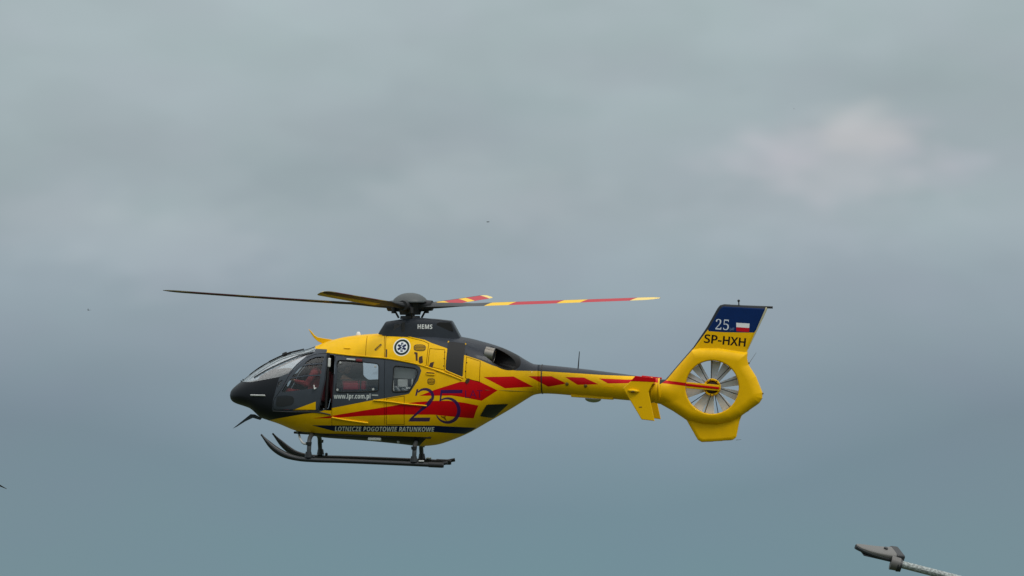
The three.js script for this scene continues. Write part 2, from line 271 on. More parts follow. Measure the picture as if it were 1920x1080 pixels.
const tailSheet = sheet(T0, T1, 1640, (g, C, S, side) => {
  g.fillStyle = YEL; g.fillRect(0, 0, 4096, 4096);
  const P = (pts, c, z) => fillPoly(g, C, pts, z === undefined ? LP : (x, y) => L(x, y, z), c);
  P([[980, 560], [980, 695.5], [1017, 696], [1083, 700], [1127, 703], [1192, 705.5], [1245, 711], [1245, 660]], '#383d45');
  P([[906, 707], [963, 706], [1000, 725], [946, 728]], RED);
  P([[991, 705.5], [1034, 705.5], [1060, 718], [1058, 720], [1028, 725]], RED);
  P([[1060, 707], [1095, 708], [1122, 720.5], [1083, 721.5]], RED);
  P([[1123, 709.6], [1177, 712], [1230, 709], [1230, 716.5], [1177, 718.4], [1140, 719]], RED);
  P([[1225, 709.5], [1248, 713.3], [1290, 718.4], [1290, 724.4], [1248, 719], [1225, 716.8]], RED, 0.2);
  P([[1320, 560], [1327, 617.5], [1329, 621], [1360, 623], [1414, 623.6], [1460, 560]], '#0a2b62', 0.05);
  // dark leading edge
  P([[1236, 722], [1250, 712.5], [1272, 686], [1302, 652], [1329, 616], [1350, 580], [1356, 574.5], [1440, 579], [1460, 560], [1330, 540], [1236, 690]], '#2a2e33', 0);
  P([[1436, 576], [1441, 577], [1404, 660], [1400, 660]], '#d8cfae', 0.02);
  textAt(g, C, S, side, L(1340, 617.5, 0.05), '25', '#px serif', 27, '#dfe4ea', { width: 28, slope: 0.06 });
  textAt(g, C, S, side, L(1368, 619, 0.05), 'LAT', '#px sans-serif', 6.5, '#9fb0c8', { width: 9, slope: 0.06 });
  P([[1380.5, 605], [1405.5, 606.6], [1405, 615], [1380.5, 613.4]], '#f0f0f0', 0.05);
  P([[1380.5, 613.4], [1405, 615], [1404.6, 622.8], [1380.5, 621]], '#c41226', 0.05);
  textAt(g, C, S, side, L(1319, 642, 0.05), 'SP-HXH', '#px sans-serif', 21, '#241a10', { width: 80, slope: 0.105, weight: 1.1 });
});
const fairSheet = sheet(L(700, 645), L(872, 588), 1024, (g, C, S, side) => { g.fillStyle = '#31363d'; g.fillRect(0, 0, 4096, 4096); textAt(g, C, S, side, L(782, 616.4, 0.31), 'HEMS', 'bold #px sans-serif', 11.5, '#e2e4e2', { width: 29, slope: 0.02 }); });
const PAINT = { roughness: 0.42, specularIntensity: 0.28, clearcoat: 0.09, clearcoatRoughness: 0.06 };
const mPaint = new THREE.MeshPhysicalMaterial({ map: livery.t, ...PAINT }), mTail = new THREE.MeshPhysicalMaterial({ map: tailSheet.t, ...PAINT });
mPaint.name = 'livery paint'; mTail.name = 'tail paint';
const mYellow = new THREE.MeshPhysicalMaterial({ color: YEL, ...PAINT }), mRed = new THREE.MeshPhysicalMaterial({ color: RED, ...PAINT }), mCoal = new THREE.MeshPhysicalMaterial({ color: COAL, ...PAINT });
const mDark = M(0.018, 0.019, 0.021, { roughness: 0.6 }), mBlack = M(0.01, 0.01, 0.011, { roughness: 0.75 }), mRubber = M(0.014, 0.015, 0.016, { roughness: 0.85 });
const mSteel = M(0.55, 0.54, 0.5, { roughness: 0.32, metalness: 1 }), mGrey = M(0.2, 0.21, 0.22, { roughness: 0.55 }), mPale = M(0.55, 0.56, 0.55, { roughness: 0.5 }), mWhite = M(0.78, 0.78, 0.75, { roughness: 0.4 });
const mRecess = M(0.008, 0.008, 0.009, { roughness: 0.9 });  // near-black for recess shade, not applied to any part
const mLeg = M(0.045, 0.052, 0.058, { roughness: 0.4 });
const mSkid = M(0.02, 0.023, 0.027, { roughness: 0.45 }), mLining = M(0.11, 0.115, 0.115, { roughness: 0.9 }), mSeat = M(0.02, 0.021, 0.024, { roughness: 0.95 }), mRedCloth = M(0.2, 0.012, 0.024, { roughness: 0.9 });
const mGlass = new THREE.MeshPhysicalMaterial({ color: new THREE.Color().setRGB(0.97, 0.98, 0.98), transmission: 1, thickness: 0, roughness: 0.02, ior: 1.6 });
const mScreen = new THREE.MeshPhysicalMaterial({ color: new THREE.Color().setRGB(0.98, 0.99, 0.99), transmission: 1, thickness: 0, roughness: 0.03, ior: 2.1 });
const mTint = new THREE.MeshPhysicalMaterial({ color: new THREE.Color().setRGB(0.8, 0.82, 0.82), transmission: 1, thickness: 0, roughness: 0.03, ior: 1.45 });

// ---------------------------------------------------------------- the helicopter
const heli = new THREE.Group(); heli.name = 'rescue_helicopter'; heli.position.copy(frame.position); heli.rotation.copy(frame.rotation); scene.add(heli);
tag(heli, 'yellow, red and black rescue helicopter in flight with SP-HXH on its tail fin', 'helicopter');
const ev = new Evaluator(); ev.useGroups = false; ev.attributes = ['position', 'normal', 'uv'];
const brush = (g) => { if (!g.attributes.uv) g.setAttribute('uv', new THREE.Float32BufferAttribute(new Float32Array(g.attributes.position.count * 2), 2)); const b = new Brush(g); b.updateMatrixWorld(true); return b; };
const csg = (a, b, op) => { const r = ev.evaluate(a, b, op); r.updateMatrixWorld(true); return r; };
const cut = (a, ...bs) => bs.reduce((s, b) => csg(s, b, SUBTRACTION), a), both = (a, b) => csg(a, b, INTERSECTION), join = (a, b) => csg(a, b, ADDITION);
const prism = (pts, z0 = 0.04, z1 = 1.4) => brush(extrude(pts, z0, z1));
const near = (pts) => pts.map(([x, y]) => LP(x, y));                           // photo outline laid on the port flank
const xEnd = X(1012), xCav = X(806);

const solid = brush(loft(stX[0], xEnd, 0, 124, 76, 1.15));
const cavity = brush(loft(X(446), xCav, 0.03, 70, 56));
const shell = cut(solid, cavity);
console.log('shell ready');

// openings seen from the side; the same on both flanks
const frontDoor = smoothPoly(near([[511, 768], [513, 750], [528, 728], [543, 701], [558, 684.5], [576, 669.5], [592, 663.5], [613, 662], [615, 666], [609, 712], [602, 745], [597, 769]]), 0.05);
const paneLow = smoothPoly(near([[527.5, 735.5], [534, 724], [545, 710.5], [571, 706.2], [601, 704.6], [597.5, 727]]), 0.03), paneMid = smoothPoly(near([[547, 707.5], [557, 694], [566, 686.4], [586, 683.8], [604.8, 682.6], [601.6, 702], [571, 703.4]]), 0.03), paneTop = smoothPoly(near([[568, 683.6], [580, 674], [592, 669.4], [608, 668.4], [605.4, 680], [586, 681.2]]), 0.03);
const gap = near([[615.6, 664.4], [628, 666], [626, 700], [621.5, 770], [598, 769], [603, 745], [610, 712]]);
const slideDoor = smoothPoly(near([[628.6, 666], [722, 673.4], [722, 800], [700, 800.5], [622, 799], [622, 768], [626.6, 700]]), 0.03);
const slidePane = smoothPoly(near([[633.5, 676], [660, 677.6], [709.5, 683], [709, 732.5], [630.5, 734.5]]), 0.05), rearPane = smoothPoly(near([[739.5, 686.5], [777, 690.8], [782.5, 694.5], [782, 701], [767.5, 732.5], [736.5, 734]]), 0.05);
const farPane = smoothPoly([[681, 676], [712, 676], [712, 711], [690, 712], [681, 704]].map(([x, y]) => L(x, y, -0.7)), 0.03);
const quarter = near([[519.5, 726], [522.5, 715.6], [529.8, 712.4], [523.5, 724]]);
const screen = [...near([[452, 715.5], [470, 716.5], [496, 712], [524, 706.5], [541, 699.5], [556, 683], [574, 667.8], [586, 663.2], [592, 656]]), ...[[588, 640], [560, 640], [500, 660], [440, 700]].map(([x, y]) => L(x, y))];
const post = near([[476, 709], [500, 694.6], [530, 680.4], [560, 668], [588, 660.8], [588, 658.8], [560, 665.8], [530, 678], [500, 692.2], [476, 706.4]]);

let body = shell;
const openings = [frontDoor, slideDoor, quarter].map((p) => prism(p, -1.4, 1.4)).concat([prism(rearPane), prism(gap), prism(screen, -1.4, 1.4)]);
for (const o of openings) body = cut(body, o);
console.log('openings cut');
// engine bay: panels stand in real gaps; the exhaust trough is scooped out
const panelPolys = { access_panel: [[806, 653.5], [834, 656], [833, 694], [802, 686]], side_panel: [[874.5, 669], [900.5, 677.5], [899, 716.5], [873, 709]], upper_cowling: [[724, 630], [762, 631.5], [795, 640], [804, 644.5], [799, 686], [762, 676.5], [723.5, 671]], roof_panel: [[689, 629.5], [721.5, 629.5], [721, 671], [685.5, 668]], lower_panel: [[724.5, 747.5], [758, 742.5], [758, 796], [724.5, 796.5]] };
const panels = {};
for (const [name, pts] of Object.entries(panelPolys)) { const p = near(pts); panels[name] = both(shell, prism(inflate(p, -0.005), 0.25)); body = cut(body, prism(inflate(p, 0.005), name === 'lower_panel' || name === 'roof_panel' || name === 'upper_cowling' ? 0.25 : 0.4)); }
for (const s of [1, -1]) {
  const a = LP(913, 665.5), dir = V(0.9, -0.16, 0.36 * s).normalize(); a.z = (a.z - 0.17) * s;
  const c = new THREE.CylinderGeometry(0.192, 0.192, 1.3, 40).translate(0, 0.65, 0); c.applyQuaternion(new THREE.Quaternion().setFromUnitVectors(V(0, 1, 0), dir)); c.translate(a.x, a.y, a.z);
  body = cut(body, brush(c));
  const pd = V(0.95, -0.2, 0.1 * s).normalize(), turnTo = new THREE.Quaternion().setFromUnitVectors(V(0, 1, 0), pd), at = V(a.x + 0.005, a.y + 0.005, a.z + 0.05 * s);
  const t = new THREE.LatheGeometry([[0.0, 0.02], [0.135, 0.02], [0.14, 0.125], [0.149, 0.128], [0.152, 0.12], [0.152, -0.05]].map(([x, y]) => new THREE.Vector2(x, y)), 40); t.applyQuaternion(turnTo); t.translate(at.x, at.y, at.z);
  const ex = part('exhaust_pipe', t, M(0.3, 0.28, 0.25, { roughness: 0.4, metalness: 1 }), heli);
  const d = new THREE.CylinderGeometry(0.136, 0.134, 0.1, 32).translate(0, 0.072, 0); d.applyQuaternion(turnTo); d.translate(at.x, at.y, at.z);
  part('dark_plug', d, mBlack, ex);  // black plug added to give the pipe a dark interior
}
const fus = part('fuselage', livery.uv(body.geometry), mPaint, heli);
for (const [n, b] of Object.entries(panels)) part(n, livery.uv(b.geometry), mPaint, heli);
console.log('body cut');

// doors with their glass
const glassShell = cut(brush(loft(X(446), xCav, 0.012, 64, 60)), brush(loft(X(447), xCav + 0.02, 0.018, 64, 60)));
for (const s of [1, -1]) {
  const z = s > 0 ? [0.04, 1.4] : [-1.4, -0.04];
  const half = both(shell, prism([V(stX[0] - 0.1, -3), V(xCav, -3), V(xCav, 3), V(stX[0] - 0.1, 3)], ...z));
  let d = both(half, prism(inflate(frontDoor, -0.008), ...z)); const panes = s > 0 ? [paneLow, paneMid, paneTop] : []; for (const p of panes) d = cut(d, prism(p, ...z));
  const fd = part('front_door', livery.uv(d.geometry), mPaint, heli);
  for (const p of panes) part('window_pane', both(glassShell, prism(inflate(p, 0.012), ...z)).geometry, mTint, fd);
  const slideGlass = s > 0 ? slidePane : farPane; let sd = cut(both(half, prism(inflate(slideDoor, -0.008), ...z)), prism(slideGlass, ...z));
  const sl = part('sliding_door', livery.uv(sd.geometry), mPaint, heli);
  if (s > 0) { const fr = [[641, 712], [688, 713.5], [688, 731], [641, 730]].map(([x, y]) => L(x, y, 0.64)); for (let i = 0; i < 4; i++) part('window_guard', rod(fr[i], fr[(i + 1) % 4], 0.012, 6), mRubber, sl); part('window_guard', rod(L(672, 713, 0.64), L(672, 731, 0.64), 0.01, 6), mRubber, sl); }
  part('window_pane', both(glassShell, prism(inflate(slideGlass, 0.012), ...z)).geometry, mGlass, sl);
  if (s > 0) part('rear_window', both(glassShell, prism(inflate(rearPane, 0.012), ...z)).geometry, mGlass, heli);
  part('quarter_window', both(glassShell, prism(inflate(quarter, 0.012), ...z)).geometry, mGlass, heli);
  const sc = both(glassShell, prism(screen, ...(s > 0 ? [0.0, 1.4] : [-1.4, 0.0])));
  const ws = part('windscreen', sc.geometry, mScreen, heli);
  part('screen_post', both(half, prism(post, ...z)).geometry, mRubber, ws);
  if (s > 0) {
    for (const [poly, w, host] of [[slidePane, 0.02, sl], [rearPane, 0.022, heli]]) {           // rubber seals round the windows
      const pts = inflate(poly, w * 0.45).map((p) => V(p.x, p.y, W(p.x, p.y) + 0.001)); pts.push(pts[0].clone());
      part('window_seal', new THREE.TubeGeometry(new THREE.CatmullRomCurve3(pts), 90, w * 0.55, 6), mRubber, host);
    }
    for (const [x, y] of [[638, 680], [703.5, 687], [632.5, 731], [699.5, 730]]) { const p = LP(x, y, 0.004); part('window_catch', new THREE.CylinderGeometry(0.02, 0.024, 0.02, 12).rotateX(Math.PI / 2).translate(p.x, p.y, p.z), mPale, sl); }
    { const a = LP(588.5, 722, 0.03), b = LP(589.5, 729.5, 0.035), c = LP(593, 727, 0.03); part('door_handle', mergeGeometries([rod(a, b, 0.011, 8), rod(b, c, 0.011, 8)]), mWhite, fd); }
    { const a = LP(650, 673, 0.018), b = LP(666, 674.6, 0.018); part('reflector_strip', box(0.17, 0.03, 0.02, 0.006).rotateZ(-0.09).translate((a.x + b.x) / 2, (a.y + b.y) / 2, (a.z + b.z) / 2), mWhite, sl); const c = LP(673.5, 675.6, 0.02); part('emergency_handle', box(0.12, 0.05, 0.035, 0.012).rotateZ(-0.09).translate(c.x, c.y, c.z), M(0.25, 0.03, 0.035, { roughness: 0.6 }), sl); }
  }
}
part('centre_post', both(shell, both(prism(screen, -0.028, 0.028), brush(new THREE.BoxGeometry(20, 10, 0.056)))).geometry, mCoal, heli);
console.log('doors ready');

// raised plates that follow the flank: grilles, vents, covers
function plate(pts, lift, sink = 0.02, rounds = 2) {
  const shape = pts.map((p) => new THREE.Vector2(p.x, p.y)); let tri = THREE.ShapeUtils.triangulateShape(shape, []).map((t) => t.map((i) => shape[i]));
  for (let r = 0; r < rounds; r++) tri = tri.flatMap(([a, b, c]) => { const d = a.clone().lerp(b, 0.5), e = b.clone().lerp(c, 0.5), f = c.clone().lerp(a, 0.5); return [[a, d, f], [d, b, e], [f, e, c], [d, e, f]]; });
  const pos = [], ccw = THREE.ShapeUtils.area(shape) > 0;
  for (const t of tri) for (const p of t) pos.push(p.x, p.y, W(p.x, p.y) + lift);
  let g = new THREE.BufferGeometry(); g.setAttribute('position', new THREE.Float32BufferAttribute(pos, 3)); g = mergeVertices(g, 1e-4); g.computeVertexNormals();
  const side = [], n = shape.length;
  for (let i = 0; i < n; i++) for (let k = 0; k < 4; k++) { const a = shape[i].clone().lerp(shape[(i + 1) % n], k / 4), b = shape[i].clone().lerp(shape[(i + 1) % n], (k + 1) / 4), za = W(a.x, a.y), zb = W(b.x, b.y), q = [[a.x, a.y, za - sink], [b.x, b.y, zb - sink], [b.x, b.y, zb + lift], [a.x, a.y, za + lift]]; for (const j of ccw ? [0, 1, 2, 0, 2, 3] : [0, 2, 1, 0, 3, 2]) side.push(...q[j]); }
  const s = new THREE.BufferGeometry(); s.setAttribute('position', new THREE.Float32BufferAttribute(side, 3)); s.computeVertexNormals();
  return mergeGeometries([g.toNonIndexed(), s]);
}
const mGrille = M(0.022, 0.022, 0.023, { roughness: 0.8 }), mOchre = M(0.13, 0.08, 0.006, { roughness: 0.7 }), mBrown = M(0.05, 0.018, 0.008, { roughness: 0.7 });
const addPlate = (name, pts, lift, mat, r = 0.02, parent = heli) => part(name, plate(smoothPoly(near(pts), r), lift, 0.02, 3), mat, parent);
{
  const gr = addPlate('intake_grille', [[841, 640], [873, 644], [867.5, 708.5], [835.5, 695]], 0.012, mGrille, 0.01);
  const rim = near([[841, 640], [873, 644], [867.5, 708.5], [835.5, 695], [841, 640]]).map((p) => V(p.x, p.y, W(p.x, p.y) + 0.006));
  for (let i = 1; i < 4; i++) part('grille_frame', rod(rim[i], rim[i + 1], 0.016, 6), mYellow, gr);
  for (const [x, y] of [[834, 660], [833, 672], [832, 686], [841, 701], [858, 709], [875, 680], [873, 696], [875, 664]]) { const p = LP(x, y, 0.002); part('fastener', new THREE.CylinderGeometry(0.011, 0.013, 0.012, 8).rotateX(Math.PI / 2).translate(p.x, p.y, p.z), mBrown, gr); }
}
function pill(cx, cy, rx, ry, rot = 0, n = 20) { const o = []; for (let i = 0; i < n; i++) { const a = i / n * 2 * Math.PI, c = Math.cos(a), s = Math.sin(a), x = rx * Math.sign(c) * Math.pow(Math.abs(c), 0.6), y = ry * Math.sign(s) * Math.pow(Math.abs(s), 0.75); o.push([cx + x * Math.cos(rot) - y * Math.sin(rot), cy + x * Math.sin(rot) + y * Math.cos(rot)]); } return o; }
function vent(cx, cy, rx, ry, rot, slats) {
  const v = addPlate('louvre_vent', pill(cx, cy, rx, ry, rot), 0.003, mOchre, 0.001);
  for (let i = 0; i < slats; i++) { const y = mix(-ry * 0.65, ry * 0.65, slats > 1 ? i / (slats - 1) : 0.5), h = rx * Math.sqrt(Math.max(0.1, 1 - (y / ry) ** 2)) * 0.85, a = LP(cx - h * Math.cos(rot) - y * Math.sin(rot), cy - h * Math.sin(rot) + y * Math.cos(rot), 0.006), b = LP(cx + h * Math.cos(rot) - y * Math.sin(rot), cy + h * Math.sin(rot) + y * Math.cos(rot), 0.006); part('louvre', rod(a, b, 0.006, 6), mYellow, v); }
}
vent(787, 652, 11.5, 6.4, 0.02, 4); vent(808.5, 715, 7.2, 6, 0.05, 4); vent(709, 651, 8.5, 2.6, -0.75, 2);
addPlate('air_scoop', [[798.5, 697], [815.5, 698.4], [815.5, 703.8], [800, 702.6]], 0.02, mYellow); addPlate('scoop_mouth', [[799.5, 697.4], [815, 698.8], [815, 700.4], [800, 699.4]], 0.024, mBrown, 0.004);
addPlate('latch_cover', [[807, 680], [814, 678.4], [811, 690], [804, 687]], 0.006, mBrown, 0.004); addPlate('latch_cover', [[777, 660], [783, 661], [783, 676], [780, 676], [779, 664], [777, 663]], 0.006, mBrown, 0.002); addPlate('latch_cover', [[786, 669], [792, 667], [793, 679], [788, 682], [785, 678]], 0.006, mBrown, 0.01);
addPlate('latch_cover', [[723.6, 655], [726, 655], [725.4, 671], [722.6, 671]], 0.005, mBrown, 0.003); addPlate('latch_cover', [[818, 695.6], [824, 696.4], [824, 697.8], [818, 697]], 0.005, mBrown, 0.002); addPlate('hinge_cover', [[874, 711], [880, 709], [881, 714], [876, 720], [872, 716]], 0.01, mBrown, 0.01);
for (const [x, y] of [[746, 676.5], [753, 677.5], [759, 679]]) addPlate('stencil_plate', [[x - 2, y - 1], [x + 2, y - 0.6], [x + 2, y + 0.8], [x - 2, y + 0.4]], 0.003, mOchre, 0.002);
addPlate('chin_window', [[519, 742], [536, 741], [549, 743], [552, 750], [549, 759], [534, 762], [517, 762]], 0.003, M(0.03, 0.033, 0.04, { roughness: 0.1 }), 0.05);
addPlate('grab_handle', [[645, 651.5], [657, 652], [657, 653.5], [645, 653]], 0.02, mYellow, 0.004);
{ // rails and ledges along the flank
  const line = (name, pts, r, mat, off = 0.005, parent = heli) => part(name, tube(pts.map(([x, y]) => LP(x, y, off)), r, 30, 7), mat, parent);
  line('roof_gutter', [[612, 661], [650, 665.5], [700, 669.8], [725, 672], [762, 678.4], [790, 685], [835, 700], [866, 712]], 0.016, mYellow, 0.006);
  line('door_rail', [[622, 783], [650, 788], [690, 793.5]], 0.02, mYellow, 0.018); line('door_rail', [[700, 750.5], [728, 753], [757, 757], [800, 761]], 0.015, mYellow, 0.012); line('door_sill', [[512, 771], [545, 772.5], [598, 773.5], [620, 778]], 0.014, mDark, 0.002);
  line('belly_rail', [[552, 811], [620, 815.5], [700, 818], [808, 820.5]], 0.024, mDark, 0.004);
  addPlate('rear_door_window', [[913, 758.5], [954, 757.5], [926, 784], [900, 780.5]], 0.014, M(0.012, 0.013, 0.014, { roughness: 0.12 }), 0.03);
  line('seam', [[910, 731.5], [960, 733], [1000, 735]], 0.006, mOchre, 0.0);
}

// interior
const inside = (pts, inset, z = 1.2) => both(brush(loft(X(450), X(800), inset, 36, 40)), prism(pts.map(([x, y]) => L(x, y)), -z, z));
part('glareshield', inside([[488, 712], [500, 700], [520, 692.5], [541, 690], [546, 696], [538, 708], [515, 711], [508, 760], [478, 760], [466, 716]], 0.07, 0.56).geometry, mDark, heli);
part('cabin_floor', inside([[440, 786], [800, 790], [800, 800], [440, 796]], 0.035).geometry, mLining, heli);
part('bulkhead', inside([[792, 640], [799, 640], [799, 830], [792, 830]], 0.04).geometry, mLining, heli);
part('headliner', inside([[594, 655], [794, 659], [794, 664], [594, 661]], 0.045).geometry, mLining, heli);
part('under_floor', inside([[700, 800], [716, 800], [716, 830], [700, 830]], 0.04).geometry, mLining, heli);
const mSeatBack = M(0.16, 0.035, 0.045, { roughness: 0.95 });
function seat(px, py, z, turn) {
  const g = new THREE.Group(), p = L(px, py, z); g.name = 'crew_seat'; g.position.copy(p); g.rotation.y = turn; heli.add(g);
  part('seat_cushion', box(0.46, 0.12, 0.44, 0.05).translate(-0.05, -0.1, 0), mSeat, g); part('seat_back', box(0.12, 0.62, 0.44, 0.05).rotateZ(-0.14).translate(0.22, 0.25, 0), mSeatBack, g); part('head_rest', box(0.1, 0.2, 0.26, 0.04).rotateZ(-0.14).translate(0.28, 0.66, 0), mSeat, g); part('seat_base', box(0.3, 0.24, 0.3, 0.03).translate(0, -0.27, 0), mDark, g);
}
seat(590, 748, 0.36, 0); seat(590, 748, -0.36, 0); seat(646, 754, 0.1, Math.PI);
part('cabin_handset', box(0.055, 0.18, 0.05, 0.02).rotateZ(-0.05).translate(L(617.4, 680, 0.64).x, L(617.4, 680, 0.64).y, 0.64), mWhite, heli);
part('pillar', rod(L(616, 662, 0.62), L(610, 790, 0.66), 0.03, 10), mDark, heli);
{ const g = new THREE.Group(); g.name = 'equipment_rack'; g.position.copy(L(760, 735, 0.3)); heli.add(g);
  part('cabinet', box(0.5, 0.42, 0.3, 0.02).translate(0, -0.1, -0.1), mGrey, g); part('roller_blind', box(0.46, 0.2, 0.03, 0.02).rotateZ(-0.06).translate(0, 0.36, 0.3), M(0.33, 0.33, 0.33, { roughness: 0.8 }), g);
  part('monitor', box(0.2, 0.16, 0.08, 0.02).translate(-0.02, 0.17, 0.28), mPale, g); part('strap', box(0.03, 0.26, 0.02, 0.008).rotateZ(0.06).translate(-0.2, 0.14, 0.34), mWhite, g); part('strap', box(0.03, 0.24, 0.02, 0.008).rotateZ(-0.08).translate(0.17, 0.14, 0.34), mWhite, g);
  for (const [x, y, r] of [[-0.12, 0.06, 0.05], [0.02, 0.04, 0.04], [0.1, 0.07, 0.035], [-0.05, -0.02, 0.035]]) part('canister', new THREE.CapsuleGeometry(r * 0.7, 0.08, 4, 12).rotateZ(1.2 + x * 4).translate(x, y, 0.32), r > 0.038 ? mGrey : mPale, g); }

// roof: mast fairing, beacon, wire cutters, wipers
{
  const s = [[711, 624.5, 0.16], [713, 621, 0.19], [725, 603, 0.27], [755, 598.5, 0.3], [783, 595.5, 0.31], [820, 598, 0.31], [848, 601.2, 0.29], [856, 616, 0.27], [865, 633, 0.24]], nR = 28, nx = 60;
  const xs = s.map((q) => L(q[0], 620).x), top = (x) => { let i = 0; while (i < xs.length - 2 && x > xs[i + 1]) i++; const t = clamp((x - xs[i]) / (xs[i + 1] - xs[i])); return [mix(L(s[i][0], s[i][1]).y, L(s[i + 1][0], s[i + 1][1]).y, t), mix(s[i][2], s[i + 1][2], t)]; };
  const pos = [], idx = [];
  for (let i = 0; i <= nx; i++) { const x = mix(xs[0], xs[8], i / nx), [yt, w] = top(x), yb = fT(x) - 0.1, h = yt - yb; for (let j = 0; j <= nR; j++) { const a = j / nR * Math.PI, c = Math.cos(a), sn = Math.sin(a), k = 0.3; const z = w * Math.sign(c) * Math.pow(Math.abs(c), k) * mix(1.12, 0.9, Math.pow(sn, k)); pos.push(x, yb + h * Math.pow(sn, k), z); } }
  for (let i = 0; i < nx; i++) for (let j = 0; j < nR; j++) { const a = i * (nR + 1) + j, c = a + nR + 1; idx.push(a, a + 1, c, a + 1, c + 1, c); }
  for (const [r, f] of [[0, 0], [nx, 1]]) for (let j = 1; j < nR; j++) { const o = r * (nR + 1); f ? idx.push(o, o + j, o + j + 1) : idx.push(o, o + j + 1, o + j); }
  const g = new THREE.BufferGeometry(); g.setAttribute('position', new THREE.Float32BufferAttribute(pos, 3)); g.setIndex(idx);
  const fair = part('mast_fairing', fairSheet.uv(toCreasedNormals(g, 0.45)), new THREE.MeshPhysicalMaterial({ map: fairSheet.t, ...PAINT }), heli);
  const on = (x, y, z = 0.44) => L(x, y, z);
  const fp = (name, pts, z, mat) => part(name, extrude(smoothPoly(pts.map(([x, y]) => on(x, y, z)), 0.03), z - 0.1, z + 0.012, 0.005), mat, fair);
  fp('vent_mouth', [[818, 607], [823, 604], [845, 605], [851, 621], [822, 621]], 0.285, mBlack); fp('access_cover', [[739, 608], [752, 606.6], [752, 622], [737, 622.5]], 0.28, M(0.05, 0.05, 0.058, { roughness: 0.4 })); fp('cover_strip', [[753, 604], [759, 604], [759, 624], [753, 624]], 0.305, mDark); fp('cover_strip', [[786, 625.5], [797, 627], [797, 629.6], [786, 628.4]], 0.32, mDark);
  const b = L(672, 629, 0.0); const be = part('beacon', new THREE.LatheGeometry([[0.0, 0.075], [0.025, 0.07], [0.045, 0.04], [0.055, 0], [0.055, -0.05]].map(([x, y]) => new THREE.Vector2(x, y)).reverse(), 20).translate(b.x, b.y, b.z), mWhite, heli);
  part('beacon_foot', new THREE.CylinderGeometry(0.07, 0.08, 0.05, 20).translate(b.x, b.y - 0.04, b.z), mPale, be);
  const bp = (name, pts, t, mat, z = 0) => part(name, extrude(pts.map(([x, y]) => L(x, y, z)), z - t, z + t, Math.min(t * 0.5, 0.008)), mat, heli);
  bp('wire_cutter', [[578.6, 616.5], [583, 620.5], [590, 628.5], [596, 632.5], [608, 634.5], [625, 637], [627, 641], [604, 644], [596, 640], [589, 633.5], [583, 625]], 0.025, mYellow);
  bp('wire_cutter', [[436.5, 803.5], [470, 776.5], [478, 777], [491, 784], [488, 787.5], [474, 783.5], [460, 790], [444, 800]], 0.022, mCoal);
  for (const [pts, z] of [[[[468, 703], [486, 689.5], [505, 679.5], [531, 666], [545, 660]], 0.03], [[[504, 681.5], [528, 668.5], [545, 660.5], [570, 654.5]], 0.16]]) part('wiper', tube(pts.map(([x, y]) => { const p = L(x, y, z); p.y = Math.max(p.y, fT(p.x) - 0.005); return p; }), 0.013, 24, 6), mRubber, heli);
  { const p = L(534, 663.5, 0.05); part('wiper_motor', box(0.1, 0.06, 0.08, 0.02).rotateZ(0.4).translate(p.x, p.y, p.z), mDark, heli); }
  for (const [x, y] of [[454, 715], [457.5, 712.4]]) { const p = L(x, y); part('air_probe', rod(V(p.x, p.y - 0.05, 0.05), V(p.x - 0.015, p.y + 0.02, 0.05), 0.01, 8), mDark, heli); }
  { const a = LP(470, 741, 0.03), b2 = LP(497, 741.6, 0.012); part('reflection_streak', rod(a, b2, 0.016, 8), mPale, heli); }  // pale rod added in place of a reflection on the nose
  { const g2 = tube([LP(556, 806, -0.1), LP(560, 813, -0.05), L(564, 825, 0.62), L(568, 831, 0.64), L(580, 832.5, 0.68)], 0.022, 30, 8); part('boarding_step', g2, mPale, heli); }
  { const p = L(703, 823, 0.4); part('belly_antenna', box(0.26, 0.06, 0.2, 0.02).rotateZ(-0.02).translate(p.x, p.y, p.z), mWhite, heli); const q = L(747, 828, 0.35); part('belly_lamp', new THREE.SphereGeometry(0.045, 16, 10).scale(0.7, 1, 1).translate(q.x, q.y, q.z), mPale, heli); }
}

